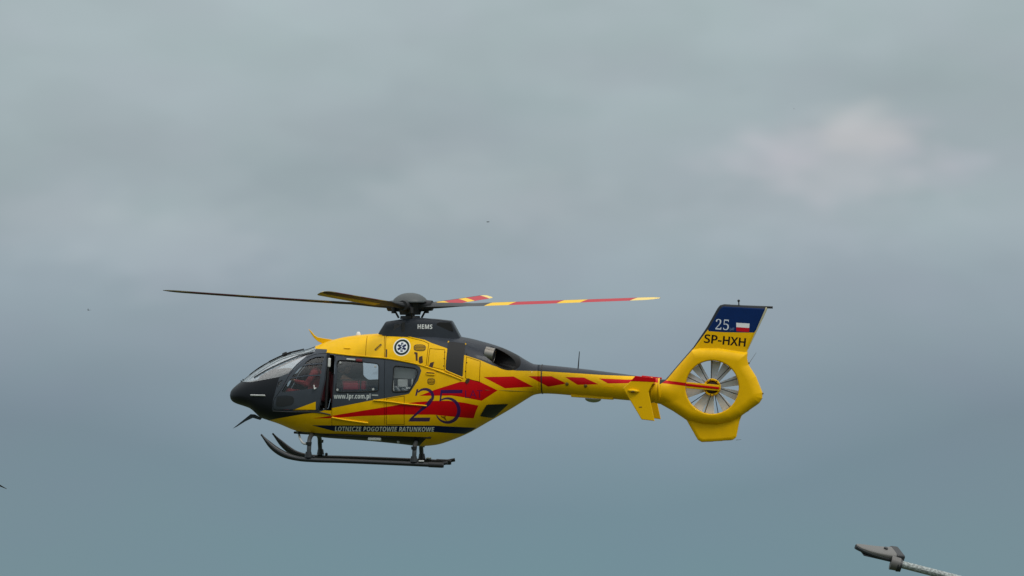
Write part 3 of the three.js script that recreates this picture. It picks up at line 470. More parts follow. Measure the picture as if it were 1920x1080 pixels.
// landing gear
{
  const gear = new THREE.Group(); gear.name = 'landing_gear'; heli.add(gear);
  const nearPts = [[489.5, 814.5], [501, 828], [516, 842], [535, 853], [560, 860], [590, 862.5], [640, 864], [740, 868.2], [832, 872.5]], farPts = [[511, 812.5], [521, 824], [536, 838.5], [552, 849.5], [576, 855.5], [604, 857.5], [640, 858.4], [740, 862], [846, 867]];
  for (const [pts, z] of [[nearPts, 1.0], [farPts, -1.0]]) {
    const sk = part('skid_tube', tube(pts.map(([x, y]) => L(x, y, z)), 0.05, 70, 14, (t) => mix(0.38, 1, sstep(0, 0.08, t)) * (0.92 + 0.38 * Math.exp(-(((t - 0.14) / 0.07) ** 2)))), mSkid, gear);
    const [ex, ey] = pts[pts.length - 1], a = L(ex - 28, ey - 1.5, z), b = L(ex - 2, ey - 0.4, z); part('wear_shoe', rod(a, b, 0.054, 12), mDark, sk);
    const w = L(ex - 42, ey - 6, z + 0.005); part('shoe_clip', box(0.1, 0.03, 0.1, 0.01).translate(w.x, w.y + 0.02, w.z), mPale, sk);
    const ta = L(ex - 6, ey - 2.5, z - 0.06), tb = L(ex + 7, ey - 5, z - 0.06); part('ground_handling_lug', rod(ta, tb, 0.035, 12), mDark, sk);
    for (const fx of z > 0 ? [588] : [612]) { const p = L(fx, z > 0 ? 856.5 : 851.5, z); part('lug', new THREE.SphereGeometry(0.03, 12, 8).translate(p.x, p.y, p.z), mDark, sk); }
  }
  for (const [n, f, yb] of [[[578.5, 858], [601, 853], 818], [[776, 866.5], [791, 861.5], 833]]) {
    const a = L(n[0], n[1], 1.0), b = L(f[0], f[1], -1.0), xm = (a.x + b.x) / 2, y = L(690, yb).y;
    const pts = [a, V(a.x + 0.01, a.y + 0.24, 0.97), V(mix(a.x, xm, 0.1), y - 0.06, 0.86), V(mix(a.x, xm, 0.4), y + 0.02, 0.6), V(xm, y + 0.05, 0), V(mix(b.x, xm, 0.4), y + 0.02, -0.6), V(mix(b.x, xm, 0.1), y - 0.06, -0.86), V(b.x - 0.01, b.y + 0.24, -0.97), b];
    const ct = part('cross_tube', tube(pts, 0.043, 70, 12), mLeg, gear);
    for (const [p, s] of [[a, 1], [b, -1]]) { part('saddle', new THREE.CylinderGeometry(0.055, 0.075, 0.11, 14).translate(p.x, p.y + 0.06, p.z), mSkid, ct); part('leg_clamp', new THREE.CylinderGeometry(0.06, 0.052, 0.06, 14).translate(p.x + 0.005, p.y + 0.27, p.z - 0.01 * s), mSkid, ct); }
  }
}

// main rotor
{
  const rotor = new THREE.Group(); rotor.name = 'main_rotor'; heli.add(rotor);
  const hub = L(769, 573, 0), H = hub.y;
  part('rotor_mast', new THREE.CylinderGeometry(0.085, 0.1, 0.42, 20).translate(hub.x, H - 0.18, 0), mDark, rotor);
  const dome = part('hub_cap', new THREE.LatheGeometry([[0, 0.25], [0.06, 0.248], [0.12, 0.238], [0.18, 0.22], [0.24, 0.19], [0.3, 0.145], [0.345, 0.09], [0.365, 0.055], [0.34, 0.055], [0.2, 0.1], [0, 0.12]].map(([x, y]) => new THREE.Vector2(x, y)).reverse(), 40).translate(hub.x, H, 0), M(0.055, 0.066, 0.068, { roughness: 0.5 }), rotor);
  for (let i = 0; i < 4; i++) { const a = i * Math.PI / 2 + 0.5; part('cap_lug', box(0.06, 0.03, 0.04, 0.01).rotateY(-a).translate(hub.x + 0.35 * Math.cos(a), H + 0.065, 0.35 * Math.sin(a)), mDark, dome); }
  part('rotor_head', new THREE.CylinderGeometry(0.28, 0.2, 0.3, 24).translate(hub.x, H - 0.03, 0), mDark, rotor);
  part('swash_plate', new THREE.CylinderGeometry(0.19, 0.2, 0.06, 28).translate(hub.x, L(768, 598).y + 0.03, 0), mDark, rotor);
  const bandTex = (() => {                                                    // upper half of the sheet: top skin, red and yellow; lower half: underside, all yellow outboard
    const w = 1024, h = 128, cv = document.createElement('canvas'); cv.width = w; cv.height = h; const g = cv.getContext('2d'); g.fillStyle = '#3c3f42'; g.fillRect(0, 0, w, h);
    const b = (r0, r1, c, y0) => { g.fillStyle = c; const a = (r) => (r / 5.15) * w; g.beginPath(); g.moveTo(a(r0) - 12, y0 + 64); g.lineTo(a(r0) + 12, y0); g.lineTo(a(r1) + 12, y0); g.lineTo(a(r1) - 12, y0 + 64); g.fill(); };
    for (const [y0, yel, red, tip] of [[0, '#f2c21c', '#b5202f', '#efd27a'], [64, '#f2c21c', '#f2c21c', '#f2c21c']]) { b(1.66, 2.16, yel, y0); b(2.16, 3.14, red, y0); b(3.14, 3.62, yel, y0); b(3.62, 4.62, red, y0); b(4.62, 5.3, tip, y0); }
    g.fillStyle = '#1b1d20'; g.fillRect(0, 0, w, 12); g.fillRect(0, 64, w, 30);
    const t = new THREE.CanvasTexture(cv); t.colorSpace = THREE.SRGBColorSpace; t.magFilter = THREE.LinearFilter; return t; })();
  const mBlade = new THREE.MeshPhysicalMaterial({ map: bandTex, roughness: 0.55 });
  const prof = []; for (let i = 0; i <= 12; i++) { const t = (1 - Math.cos(i / 12 * Math.PI)) / 2, th = 0.6 * (0.2969 * Math.sqrt(t) - 0.126 * t - 0.3516 * t * t + 0.2843 * t ** 3 - 0.1036 * t ** 4); prof.push([t, th]); }
  const ring = [...prof.map(([t, y]) => [t, y]), ...prof.slice(1, -1).reverse().map(([t, y]) => [t, -y])];
  const tips = [[306, 543.5, -1.27, 0.15], [1238, 557.5, 1.27, 0.2], [606, 546, 4.94, 0.27], [913, 553.5, -4.94, 0.2]];
  for (const [px, py, z, pitch] of tips) {
    const tip = L(px, py, z), dir = V(tip.x - hub.x, 0, tip.z), R = Math.hypot(dir.x, dir.z); dir.normalize(); const c = V(dir.z, 0, -dir.x);        // leading side, turning counter-clockwise from above
    console.log('blade', R.toFixed(2), (tip.y - H).toFixed(2));
    const pos = [], uv = [], idx = [], n = ring.length, nS = 44;
    for (let i = 0; i <= nS; i++) {
      const r = mix(0.3, R, i / nS), u = (r / R), chord = r < 0.9 ? mix(0.16, 0.2, (r - 0.3) / 0.6) : r < 1.5 ? mix(0.2, 0.29, sstep(0.9, 1.5, r)) : 0.29 * (r > R - 0.35 ? Math.sqrt(clamp(1 - 0.92 * ((r - R + 0.35) / 0.35) ** 2)) : 1);
      const thick = r < 1.2 ? mix(0.75, 0.14, sstep(0.25, 1.5, r)) : 0.12, sag = H + (tip.y - H) * Math.pow(u, 1.12) + 0.0, tw = pitch * mix(1.15, 0.85, u);
      ring.forEach(([t, y], q) => { const along = (0.28 - t) * chord, up = y * chord * thick / 0.12 * 1.0; const a = along * Math.cos(tw) - up * Math.sin(tw), b = along * Math.sin(tw) + up * Math.cos(tw); pos.push(hub.x + dir.x * r + c.x * a, sag + b - 0.01, dir.z * r + c.z * a); uv.push(r / 5.15, q <= 12 ? 1 - clamp(t, 0.01, 0.98) / 2 : 0.5 - clamp(t, 0.02, 0.99) / 2); });
    }
    for (let i = 0; i < nS; i++) for (let j = 0; j < n; j++) { const a = i * n + j, b = i * n + (j + 1) % n; idx.push(a, b, a + n, b, b + n, a + n); }
    for (const [r, f] of [[0, 1], [nS, 0]]) for (let j = 1; j < n - 1; j++) { const o = r * n; f ? idx.push(o, o + j + 1, o + j) : idx.push(o, o + j, o + j + 1); }
    const g = new THREE.BufferGeometry(); g.setAttribute('position', new THREE.Float32BufferAttribute(pos, 3)); g.setAttribute('uv', new THREE.Float32BufferAttribute(uv, 2)); g.setIndex(idx); g.computeVertexNormals();
    const bl = part('rotor_blade', g, mBlade, rotor);
    const a0 = V(hub.x + dir.x * 0.12, H, dir.z * 0.12), a1 = V(hub.x + dir.x * 0.46, H - 0.005, dir.z * 0.46); part('blade_cuff', rod(a0, a1, 0.125, 14, 0.1), mDark, bl);
    const l0 = V(hub.x + dir.x * 0.3 + c.x * 0.12, H - 0.06, dir.z * 0.3 + c.z * 0.12), l1 = V(hub.x + dir.x * 0.2 + c.x * 0.1, L(768, 598).y + 0.02, dir.z * 0.2 + c.z * 0.1);
    part('pitch_horn', rod(V(hub.x + dir.x * 0.3, H - 0.03, dir.z * 0.3), l0, 0.035, 8), mDark, bl); part('pitch_link', rod(l0, l1, 0.02, 8), mDark, bl); part('damper', rod(V(l0.x, l0.y + 0.02, l0.z), V(l0.x, l0.y - 0.09, l0.z), 0.045, 10), mDark, bl);
  }
}
console.log('rotor ready');

// tail boom, stabiliser
{
  const boom = part('tail_boom', tailSheet.uv(loft(xEnd - 0.02, X(1240), 0, 50, 48)), mTail, heli);
  for (const [px, e] of [[1017, 0.006], [1222, 0.008], [1236, 0.012]]) { const x = X(px), m = fM(x), r = (fT(x) - fB(x)) / 2; const t = new THREE.TorusGeometry(1, px === 1017 ? 0.012 : 0.018, 6, 48).rotateY(Math.PI / 2); t.scale(1, r + e, fW(x) + e); t.translate(x, (fT(x) + fB(x)) / 2, 0); part('boom_joint', t, px === 1017 ? mDark : mYellow, boom); }
  const a = L(1086.5, 659), b = L(1083.5, 697); part('whip_antenna', rod(V(b.x, b.y, 0), V(a.x, a.y, 0), 0.013, 8, 0.007), mDark, boom);
  const bx = (name, pts, z0, z1, mat, bv = 0.012) => part(name, extrude(pts.map(([x, y]) => L(x, y, (z0 + z1) / 2)), z0, z1, bv), mat, boom);
  bx('antenna_pod', [[1070, 738], [1150, 743], [1150, 749.6], [1072, 744.4]], -0.12, 0.12, mYellow);
  { const p = L(1112, 747.5), d = new THREE.SphereGeometry(1, 24, 12, 0, 6.3, Math.PI / 2, Math.PI / 2).scale(0.16, 0.075, 0.1).rotateZ(-0.06).translate(p.x, p.y, p.z); part('radio_dome', d, mSteel, boom); }
  for (const [x, y] of [[1063, 720], [1098, 723.5]]) { const p = LP(x, y, 0.0); part('boom_lamp', new THREE.SphereGeometry(0.035, 12, 8).scale(1, 1, 0.6).translate(p.x, p.y, p.z), mOchre, boom); }
  { const p = [[1133, 724], [1152, 725], [1152, 738], [1132, 737]]; part('boom_cover', plate(smoothPoly(near(p), 0.02), 0.005), mYellow, boom); }
  const st = new THREE.Group(); st.name = 'stabiliser'; heli.add(st);
  // horizontal plane: one aerofoil across the boom
  const c0 = L(1188, 717.5), c1 = L(1230, 719), ch = c1.x - c0.x, ring = []; for (let i = 0; i < 20; i++) { const q = i / 20 * 2 * Math.PI; ring.push(V(c0.x + ch * (0.5 - 0.5 * Math.cos(q)), mix(c0.y, c1.y, 0.5 - 0.5 * Math.cos(q)) + Math.sin(q) * 0.035 * (0.75 + 0.25 * Math.cos(q)))); }
  part('tail_plane', extrude(ring, -1.3, 1.3), mRed, st);
  const ep = [[1168, 728], [1183, 714.5], [1191.5, 705], [1229, 709], [1229, 716.5], [1222, 722], [1216, 735], [1227.5, 789.5], [1203, 786.5]];
  const epL = ep.map(([x, y]) => L(x, y, 1.31)), red = [[1183, 714.5], [1191.5, 705], [1229, 709], [1229, 716.5]].map(([x, y]) => L(x, y, 1.31));
  for (const s of [1, -1]) {
    const z = 1.31 * s, e = part('end_plate', extrude(epL, z - 0.022, z + 0.022, 0.012), mYellow, st);
    part('end_plate_cap', extrude(inflate(red, 0.003), z - 0.026, z + 0.026, 0.01), mRed, e);
    const p = L(1188, 733, 1.31); part('position_light', new THREE.SphereGeometry(1, 20, 12).scale(0.11, 0.035, 0.05).rotateZ(-0.1).translate(p.x, p.y, z + 0.03 * s), mYellow, e);
    part('light_lens', new THREE.SphereGeometry(1, 14, 8).scale(0.045, 0.022, 0.03).translate(p.x - 0.01, p.y - 0.012, z + 0.062 * s), mOchre, e);
    const q = L(1201, 763, 1.31); part('drain_slot', box(0.06, 0.014, 0.02, 0.005).translate(q.x, q.y, z + 0.02 * s), mOchre, e);
  }
}

// fin with the shrouded fan
{
  const outline = [[1228, 712], [1248, 711.5], [1270, 685], [1300, 650.5], [1326, 612], [1345, 578], [1350, 572], [1358, 570], [1385, 571.5], [1440, 575], [1438, 582], [1421, 618], [1403, 655], [1401, 672], [1404, 684], [1418, 706], [1430, 736], [1429.5, 747], [1424, 756], [1402, 771.5], [1391, 779], [1387, 790], [1381, 820], [1374, 825.5], [1342, 828], [1316, 829.5], [1308, 825], [1287, 788], [1262, 771], [1237, 757], [1228, 756]].map(([x, y]) => L(x, y));
  const sd = (x, y, poly) => { let d = 1e9, s = 1; for (let i = 0, N = poly.length, j = N - 1; i < N; j = i++) { const a = poly[i], b = poly[j], ex = b.x - a.x, ey = b.y - a.y, wx = x - a.x, wy = y - a.y, t = clamp((wx * ex + wy * ey) / (ex * ex + ey * ey)), bx = wx - ex * t, by = wy - ey * t; d = Math.min(d, bx * bx + by * by); const c1 = y >= a.y, c2 = y < b.y, c3 = ex * wy > ey * wx; if ((c1 && c2 && c3) || (!c1 && !c2 && !c3)) s = -s; } return s * Math.sqrt(d); };
  const shroud = [[1228, 711], [1248, 711], [1270, 686], [1296, 656], [1312, 652.5], [1350, 653], [1402, 661], [1404, 684], [1418, 706], [1430, 736], [1429.5, 747], [1424, 756], [1402, 771.5], [1391, 780], [1370, 790.5], [1345, 796], [1318, 795], [1290, 788], [1262, 771], [1237, 757], [1228, 756]].map(([x, y]) => L(x, y));
  const C = L(1335.5, 726, 0), RD = 0.515, cell = 0.0125, cache = new Map(), xb = X(1240), xf = X(1290), bulge = (d, w) => { const u = 1 - clamp(-d / w); return d < 0 ? Math.sqrt(1 - u * u) : 0; };
  const col = (x, y) => { const key = Math.round(x * 4e3) * 1e5 + Math.round(y * 4e3); let v = cache.get(key); if (!v) {
    const s = sd(x, y, outline), d = sd(x, y, shroud), r = Math.hypot(x - C.x, y - C.y);
    const yb = fM(xb) + (x - xb) * -0.06, boomT = Math.sqrt(Math.max(0, 0.228 ** 2 - ((y - yb) * 0.9) ** 2)) * (1 - sstep(xb - 0.1, xf + 0.55, x)), thin = (y > C.y ? 0.05 : 0.035) * Math.pow(clamp(-s / 0.06), 0.5);
    v = [s, smax(smax(thin, 0.165 * bulge(d, 0.2), 0.012), boomT, 0.05 * sstep(0.04, 0.15, -d)), RD - r]; cache.set(key, v); } return v; };
  const f = (x, y, z) => { const [s, T, h] = col(x, y); return smax(smax(Math.abs(z) - T, s, 0.012), h, 0.03); };
  const lo = [L(1226, 700).x, L(1340, 833).y, -0.3], hi = [L(1444, 700).x, L(1340, 565).y, 0.3];
  const g = surfaceNets(f, lo, hi, cell); g.setAttribute('uv', new THREE.Float32BufferAttribute(new Float32Array(g.attributes.position.count * 2), 2));
  const fin = part('tail_fin', tailSheet.uv(g), mTail, heli);
  console.log('fin ready');
  // fan
  const fan = new THREE.Group(); fan.name = 'tail_fan'; fan.position.copy(C); heli.add(fan);
  const mFan = M(0.66, 0.7, 0.76, { roughness: 0.55 }), r0 = 0.15, r1 = RD - 0.012, sh = [];
  for (let i = 0; i < 10; i++) { const a = i / 10 * 2 * Math.PI + 0.25 + 0.09 * Math.sin(i * 2.4); const s = new THREE.Shape([[r0, -0.04], [r1, -0.09], [r1, 0.1], [r0, 0.05]].map(([x, y]) => new THREE.Vector2(x, y))); const b = new THREE.ExtrudeGeometry(s, { depth: 0.008, bevelEnabled: true, bevelSize: 0.006, bevelThickness: 0.006, bevelSegments: 1 }); b.rotateX(0.16).rotateZ(a).translate(0, 0, -0.03); part('fan_blade', b, mFan, fan); }
  part('fan_hub', new THREE.CylinderGeometry(0.16, 0.165, 0.12, 32).rotateX(Math.PI / 2).translate(0, 0, 0.0), mOchre, fan);
  part('hub_ring', new THREE.TorusGeometry(0.148, 0.022, 8, 36).translate(0, 0, 0.09), mYellow, fan);
  part('hub_plate', new THREE.CylinderGeometry(0.1, 0.125, 0.04, 28).rotateX(Math.PI / 2).translate(0, 0, 0.08), mBrown, fan);
  for (let i = 0; i < 14; i++) { const a = i / 14 * 2 * Math.PI; part('hub_bolt', new THREE.CylinderGeometry(0.012, 0.012, 0.03, 8).rotateX(Math.PI / 2).translate(0.148 * Math.cos(a), 0.148 * Math.sin(a), 0.11), i % 3 ? mBrown : mYellow, fan); }
  for (const a of [1.57, 0.85, 0.32, 2.1, 2.75, -0.28, -0.85, -1.35, -1.86, -2.5]) part('stator_vane', rod(V(0.15 * Math.cos(a + 0.12), 0.15 * Math.sin(a + 0.12), 0.06), V(RD * Math.cos(a), RD * Math.sin(a), 0.06), 0.009, 6), mDark, fan);
  { const a = L(1286, 721.5, 0.14), b = L(1348, 727.5, 0.14); const w = (p, q, h, z, m, n) => { const gm = extrude([V(p.x, p.y + h * 1.05), V(q.x, q.y + h * 0.95), V(q.x, q.y - h * 0.95), V(p.x, p.y - h * 0.9)], z - 0.03, z + 0.03, 0.012); gm.translate(-C.x, -C.y, 0); part(n, gm, m, fan); }; w(V(a.x, a.y - 0.01), b, 0.062, 0.12, mYellow, 'drive_fairing'); w(a, V(b.x, b.y - 0.005), 0.026, 0.13, mRed, 'fairing_stripe'); }
  for (const a of [-0.28, -0.85, -1.35, -1.86, -2.5]) part('rim_bolt', new THREE.SphereGeometry(0.018, 8, 6).translate((RD + 0.005) * Math.cos(a), (RD + 0.005) * Math.sin(a), 0.1), mDark, fan);
  const tb = L(1380, 574), te = L(1449, 576.5); part('fin_tip_bar', rod(V(tb.x, tb.y, 0), V(te.x, te.y, 0), 0.024, 10), mDark, fin);
  const aa = L(1385, 564), ab = L(1385.5, 573); part('fin_antenna', mergeGeometries([rod(V(ab.x, ab.y, 0), V(aa.x, aa.y, 0), 0.012, 8), new THREE.SphereGeometry(0.026, 10, 8).translate(aa.x, aa.y, 0)]), mDark, fin);
  const wick = (x0, y0, x1, y1) => { const p = L(x0, y0), q = L(x1, y1); part('static_wick', rod(V(p.x, p.y, 0), V(q.x, q.y, 0), 0.006, 6, 0.003), mGrey, fin); };
  wick(1404, 682, 1418, 661); wick(1380, 825, 1390, 824);
  for (const [x, y] of [[1404, 681], [1402, 770], [1430, 738]]) { const p = L(x, y); part('fin_stud', new THREE.SphereGeometry(0.018, 10, 8).translate(p.x, p.y, 0), mDark, fin); }
}

// ---------------------------------------------------------------- people aboard
function person(label, group, seatAt, turn, pose, look) {
  const bones = [], B = (a, b, ra, rb, col) => bones.push({ a, b, ra, rb, col, d: b.clone().sub(a), l2: Math.max(1e-6, a.distanceToSquared(b)) });
  const { cloth, sleeve = cloth, skin = [0.42, 0.24, 0.17] } = look, P = pose;
  B(P.pelvis, P.waist, 0.15, 0.135, cloth); B(P.waist, P.chest, 0.135, 0.155, cloth); B(P.chest, P.neck, 0.13, 0.06, cloth); B(P.neck, P.head, 0.055, 0.06, skin); B(P.head, P.head.clone().add(V(-0.015, 0.05, 0)), 0.092, 0.1, skin); B(P.head.clone().add(V(-0.04, -0.05, 0)), P.head.clone().add(V(-0.06, -0.07, 0)), 0.055, 0.045, skin);
  B(P.head.clone().add(V(-0.1, 0.01, 0)), P.head.clone().add(V(-0.115, -0.02, 0)), 0.012, 0.018, skin);                     // nose
  for (const s of [0, 1]) {
    B(P.chest, P.sh[s], 0.11, 0.075, cloth); B(P.sh[s], P.el[s], 0.07, 0.052, P.bare?.[s] ? skin : sleeve); B(P.el[s], P.wr[s], 0.05, 0.034, P.bare?.[s] ? skin : sleeve);
    B(P.pelvis, P.hip[s], 0.13, 0.1, cloth); B(P.hip[s], P.kn[s], 0.1, 0.07, cloth); B(P.kn[s], P.an[s], 0.068, 0.048, cloth); B(P.an[s], P.an[s].clone().add(V(-0.16, -0.06, 0)), 0.05, 0.04, [0.012, 0.012, 0.013]);
  }
  const eyes = [-1, 1].map((s) => P.head.clone().add(V(-0.088, 0.012, 0.034 * s))), mouth = P.head.clone().add(V(-0.1, -0.062, 0));
  const cap = (b, x, y, z) => { const px = x - b.a.x, py = y - b.a.y, pz = z - b.a.z, t = clamp((px * b.d.x + py * b.d.y + pz * b.d.z) / b.l2), qx = px - b.d.x * t, qy = py - b.d.y * t, qz = pz - b.d.z * t; return Math.sqrt(qx * qx + qy * qy + qz * qz) - mix(b.ra, b.rb, t); };
  const mesh = (list, k, cell, paint) => {
    const lo = [1e9, 1e9, 1e9], hi = [-1e9, -1e9, -1e9]; for (const b of list) for (const [p, r] of [[b.a, b.ra], [b.b, b.rb]]) ['x', 'y', 'z'].forEach((c, i) => { lo[i] = Math.min(lo[i], p[c] - r - 0.04); hi[i] = Math.max(hi[i], p[c] + r + 0.04); });
    const g = surfaceNets((x, y, z) => { let d = 1; for (const b of list) d = smin(d, cap(b, x, y, z), k); return d; }, lo, hi, cell), p = g.attributes.position, col = new Float32Array(p.count * 3);
    for (let i = 0; i < p.count; i++) { const v = V(p.getX(i), p.getY(i), p.getZ(i)); let best = 1e9, c; for (const b of list) { const d = cap(b, v.x, v.y, v.z); if (d < best) { best = d; c = b.col; } } if (paint) { if (eyes.some((e) => e.distanceTo(v) < 0.02)) c = [0.02, 0.015, 0.012]; if (mouth.distanceTo(v.clone().setZ(v.z * 0.45)) < 0.016) c = [0.2, 0.06, 0.05]; } col.set(c, i * 3); }
    g.setAttribute('color', new THREE.BufferAttribute(col, 3)); return g;
  };
  const geos = [mesh(bones, 0.035, 0.016, true)];
  for (const s of [0, 1]) {                                                    // hands: palm, four fingers of different length and a thumb, closed round what they hold
    const list = [], H = (a, b, r1, r2) => list.push({ a, b, ra: r1, rb: r2, col: look.glove ?? skin, d: b.clone().sub(a), l2: Math.max(1e-6, a.distanceToSquared(b)) });
    const fwd = P.wr[s].clone().sub(P.el[s]).normalize(), side = V(0, 0, s ? 1 : -1), up = side.clone().cross(fwd).normalize().multiplyScalar(s ? 1 : -1), at = (f, u, w) => P.wr[s].clone().addScaledVector(fwd, f).addScaledVector(up, u).addScaledVector(side, w);
    H(P.wr[s], at(0.03, 0, 0), 0.03, 0.026); for (let i = 0; i < 4; i++) { const w = (i - 1.5) * 0.019, l = [0.9, 1, 0.95, 0.78][i]; H(at(0.02, 0, w * 0.8), at(0.085, 0, w), 0.015, 0.011); H(at(0.085, 0, w), at(0.085 + 0.035 * l, -0.012, w * 1.1), 0.01, 0.009); H(at(0.085 + 0.035 * l, -0.012, w * 1.1), at(0.085 + 0.045 * l, -0.04 * l, w * 1.1), 0.009, 0.008); }
    H(at(0.03, -0.005, 0.03), at(0.06, -0.02, 0.055), 0.013, 0.011); H(at(0.06, -0.02, 0.055), at(0.095, -0.03, 0.05), 0.011, 0.009);
    geos.push(mesh(list, 0.006, 0.005, false));
  }
  const g = new THREE.Group(); g.name = numbered('person'); g.position.copy(seatAt.clone().applyMatrix4(frame.matrixWorld)); g.quaternion.copy(frame.quaternion).multiply(new THREE.Quaternion().setFromAxisAngle(V(0, 1, 0), turn)); scene.add(g); tag(g, label, 'person', group);
  part('body', mergeGeometries(geos), new THREE.MeshStandardMaterial({ vertexColors: true, roughness: 0.85 }), g);
  const hs = new THREE.SphereGeometry(0.148, 28, 18, 0, 6.2832, 0, 2.0).scale(1.05, 1, 0.92).rotateZ(-0.35); hs.translate(P.head.x + 0.012, P.head.y + 0.045, 0 + P.head.z);
  const he = part('helmet', hs, look.helmet, g);
  for (const s of [-1, 1]) part('ear_cup', new THREE.CylinderGeometry(0.045, 0.05, 0.035, 16).rotateX(Math.PI / 2).translate(P.head.x + 0.01, P.head.y - 0.015, P.head.z + 0.125 * s), mDark, he);
  part('visor', new THREE.SphereGeometry(0.15, 20, 8, Math.PI * 0.72, Math.PI * 0.56, 1.05, 0.55).scale(1.06, 1, 0.94).translate(P.head.x + 0.005, P.head.y + 0.04, P.head.z), M(0.01, 0.01, 0.012, { roughness: 0.08, clearcoat: 1 }), he);
  return g;
}
const sit = (o = {}) => ({ pelvis: V(0.02, 0.07), waist: V(0.07, 0.24), chest: V(0.08, 0.42), neck: V(0.05, 0.575), head: V(0.02, 0.69), sh: [V(0.07, 0.5, -0.18), V(0.07, 0.5, 0.18)], el: [V(-0.08, 0.28, -0.25), V(-0.08, 0.28, 0.25)], wr: [V(-0.32, 0.33, -0.16), V(-0.31, 0.34, 0.17)], hip: [V(-0.02, 0.03, -0.1), V(-0.02, 0.03, 0.1)], kn: [V(-0.44, 0.12, -0.14), V(-0.44, 0.12, 0.14)], an: [V(-0.52, -0.26, -0.12), V(-0.52, -0.26, 0.12)], ...o });
const RC = [0.46, 0.05, 0.06], hDark = M(0.025, 0.026, 0.03, { roughness: 0.35 });
person('seated crew member in red suit and dark helmet behind the front door window', 'crew in the front seats', L(586, 747, 0.36), 0, sit(), { cloth: RC, helmet: hDark });
person('seated crew member in red suit at the controls on the far front seat', 'crew in the front seats', L(586, 747, -0.36), 0, sit(), { cloth: RC, helmet: hDark });
person('medic in dark clothing with one bare arm stretched out behind the sliding door window', null, L(644, 755, 0.1), Math.PI, sit({ sh: [V(0.03, 0.5, -0.19), V(0.07, 0.5, 0.18)], el: [V(-0.2, 0.4, -0.24), V(-0.1, 0.28, 0.25)], wr: [V(-0.44, 0.3, -0.2), V(-0.3, 0.2, 0.16)], head: V(-0.02, 0.68, -0.02), bare: [true, false] }), { cloth: [0.03, 0.034, 0.03], helmet: M(0.04, 0.045, 0.042, { roughness: 0.5 }) });
{ const p = L(664, 724, 0.52), g = new THREE.Group(); g.name = 'medical_bag'; g.position.copy(p.clone().applyMatrix4(frame.matrixWorld)); g.quaternion.copy(frame.quaternion); scene.add(g); tag(g, 'red medical bag lying on the cabin seat behind the sliding door window', 'bag');
  part('bag_body', box(0.5, 0.2, 0.22, 0.04), mRedCloth, g); part('pocket', box(0.3, 0.13, 0.05, 0.02).translate(-0.05, -0.01, 0.12), M(0.24, 0.016, 0.03, { roughness: 0.9 }), g); part('strap', box(0.025, 0.21, 0.235, 0.008).translate(0.14, 0, 0.003), mSeat, g); }
part('bench', box(0.6, 0.42, 0.3, 0.03).translate(L(664, 724, 0.52).x, L(664, 724, 0.52).y - 0.32, 0.47), M(0.12, 0.012, 0.02, { roughness: 0.9 }), heli);
console.log('people ready');

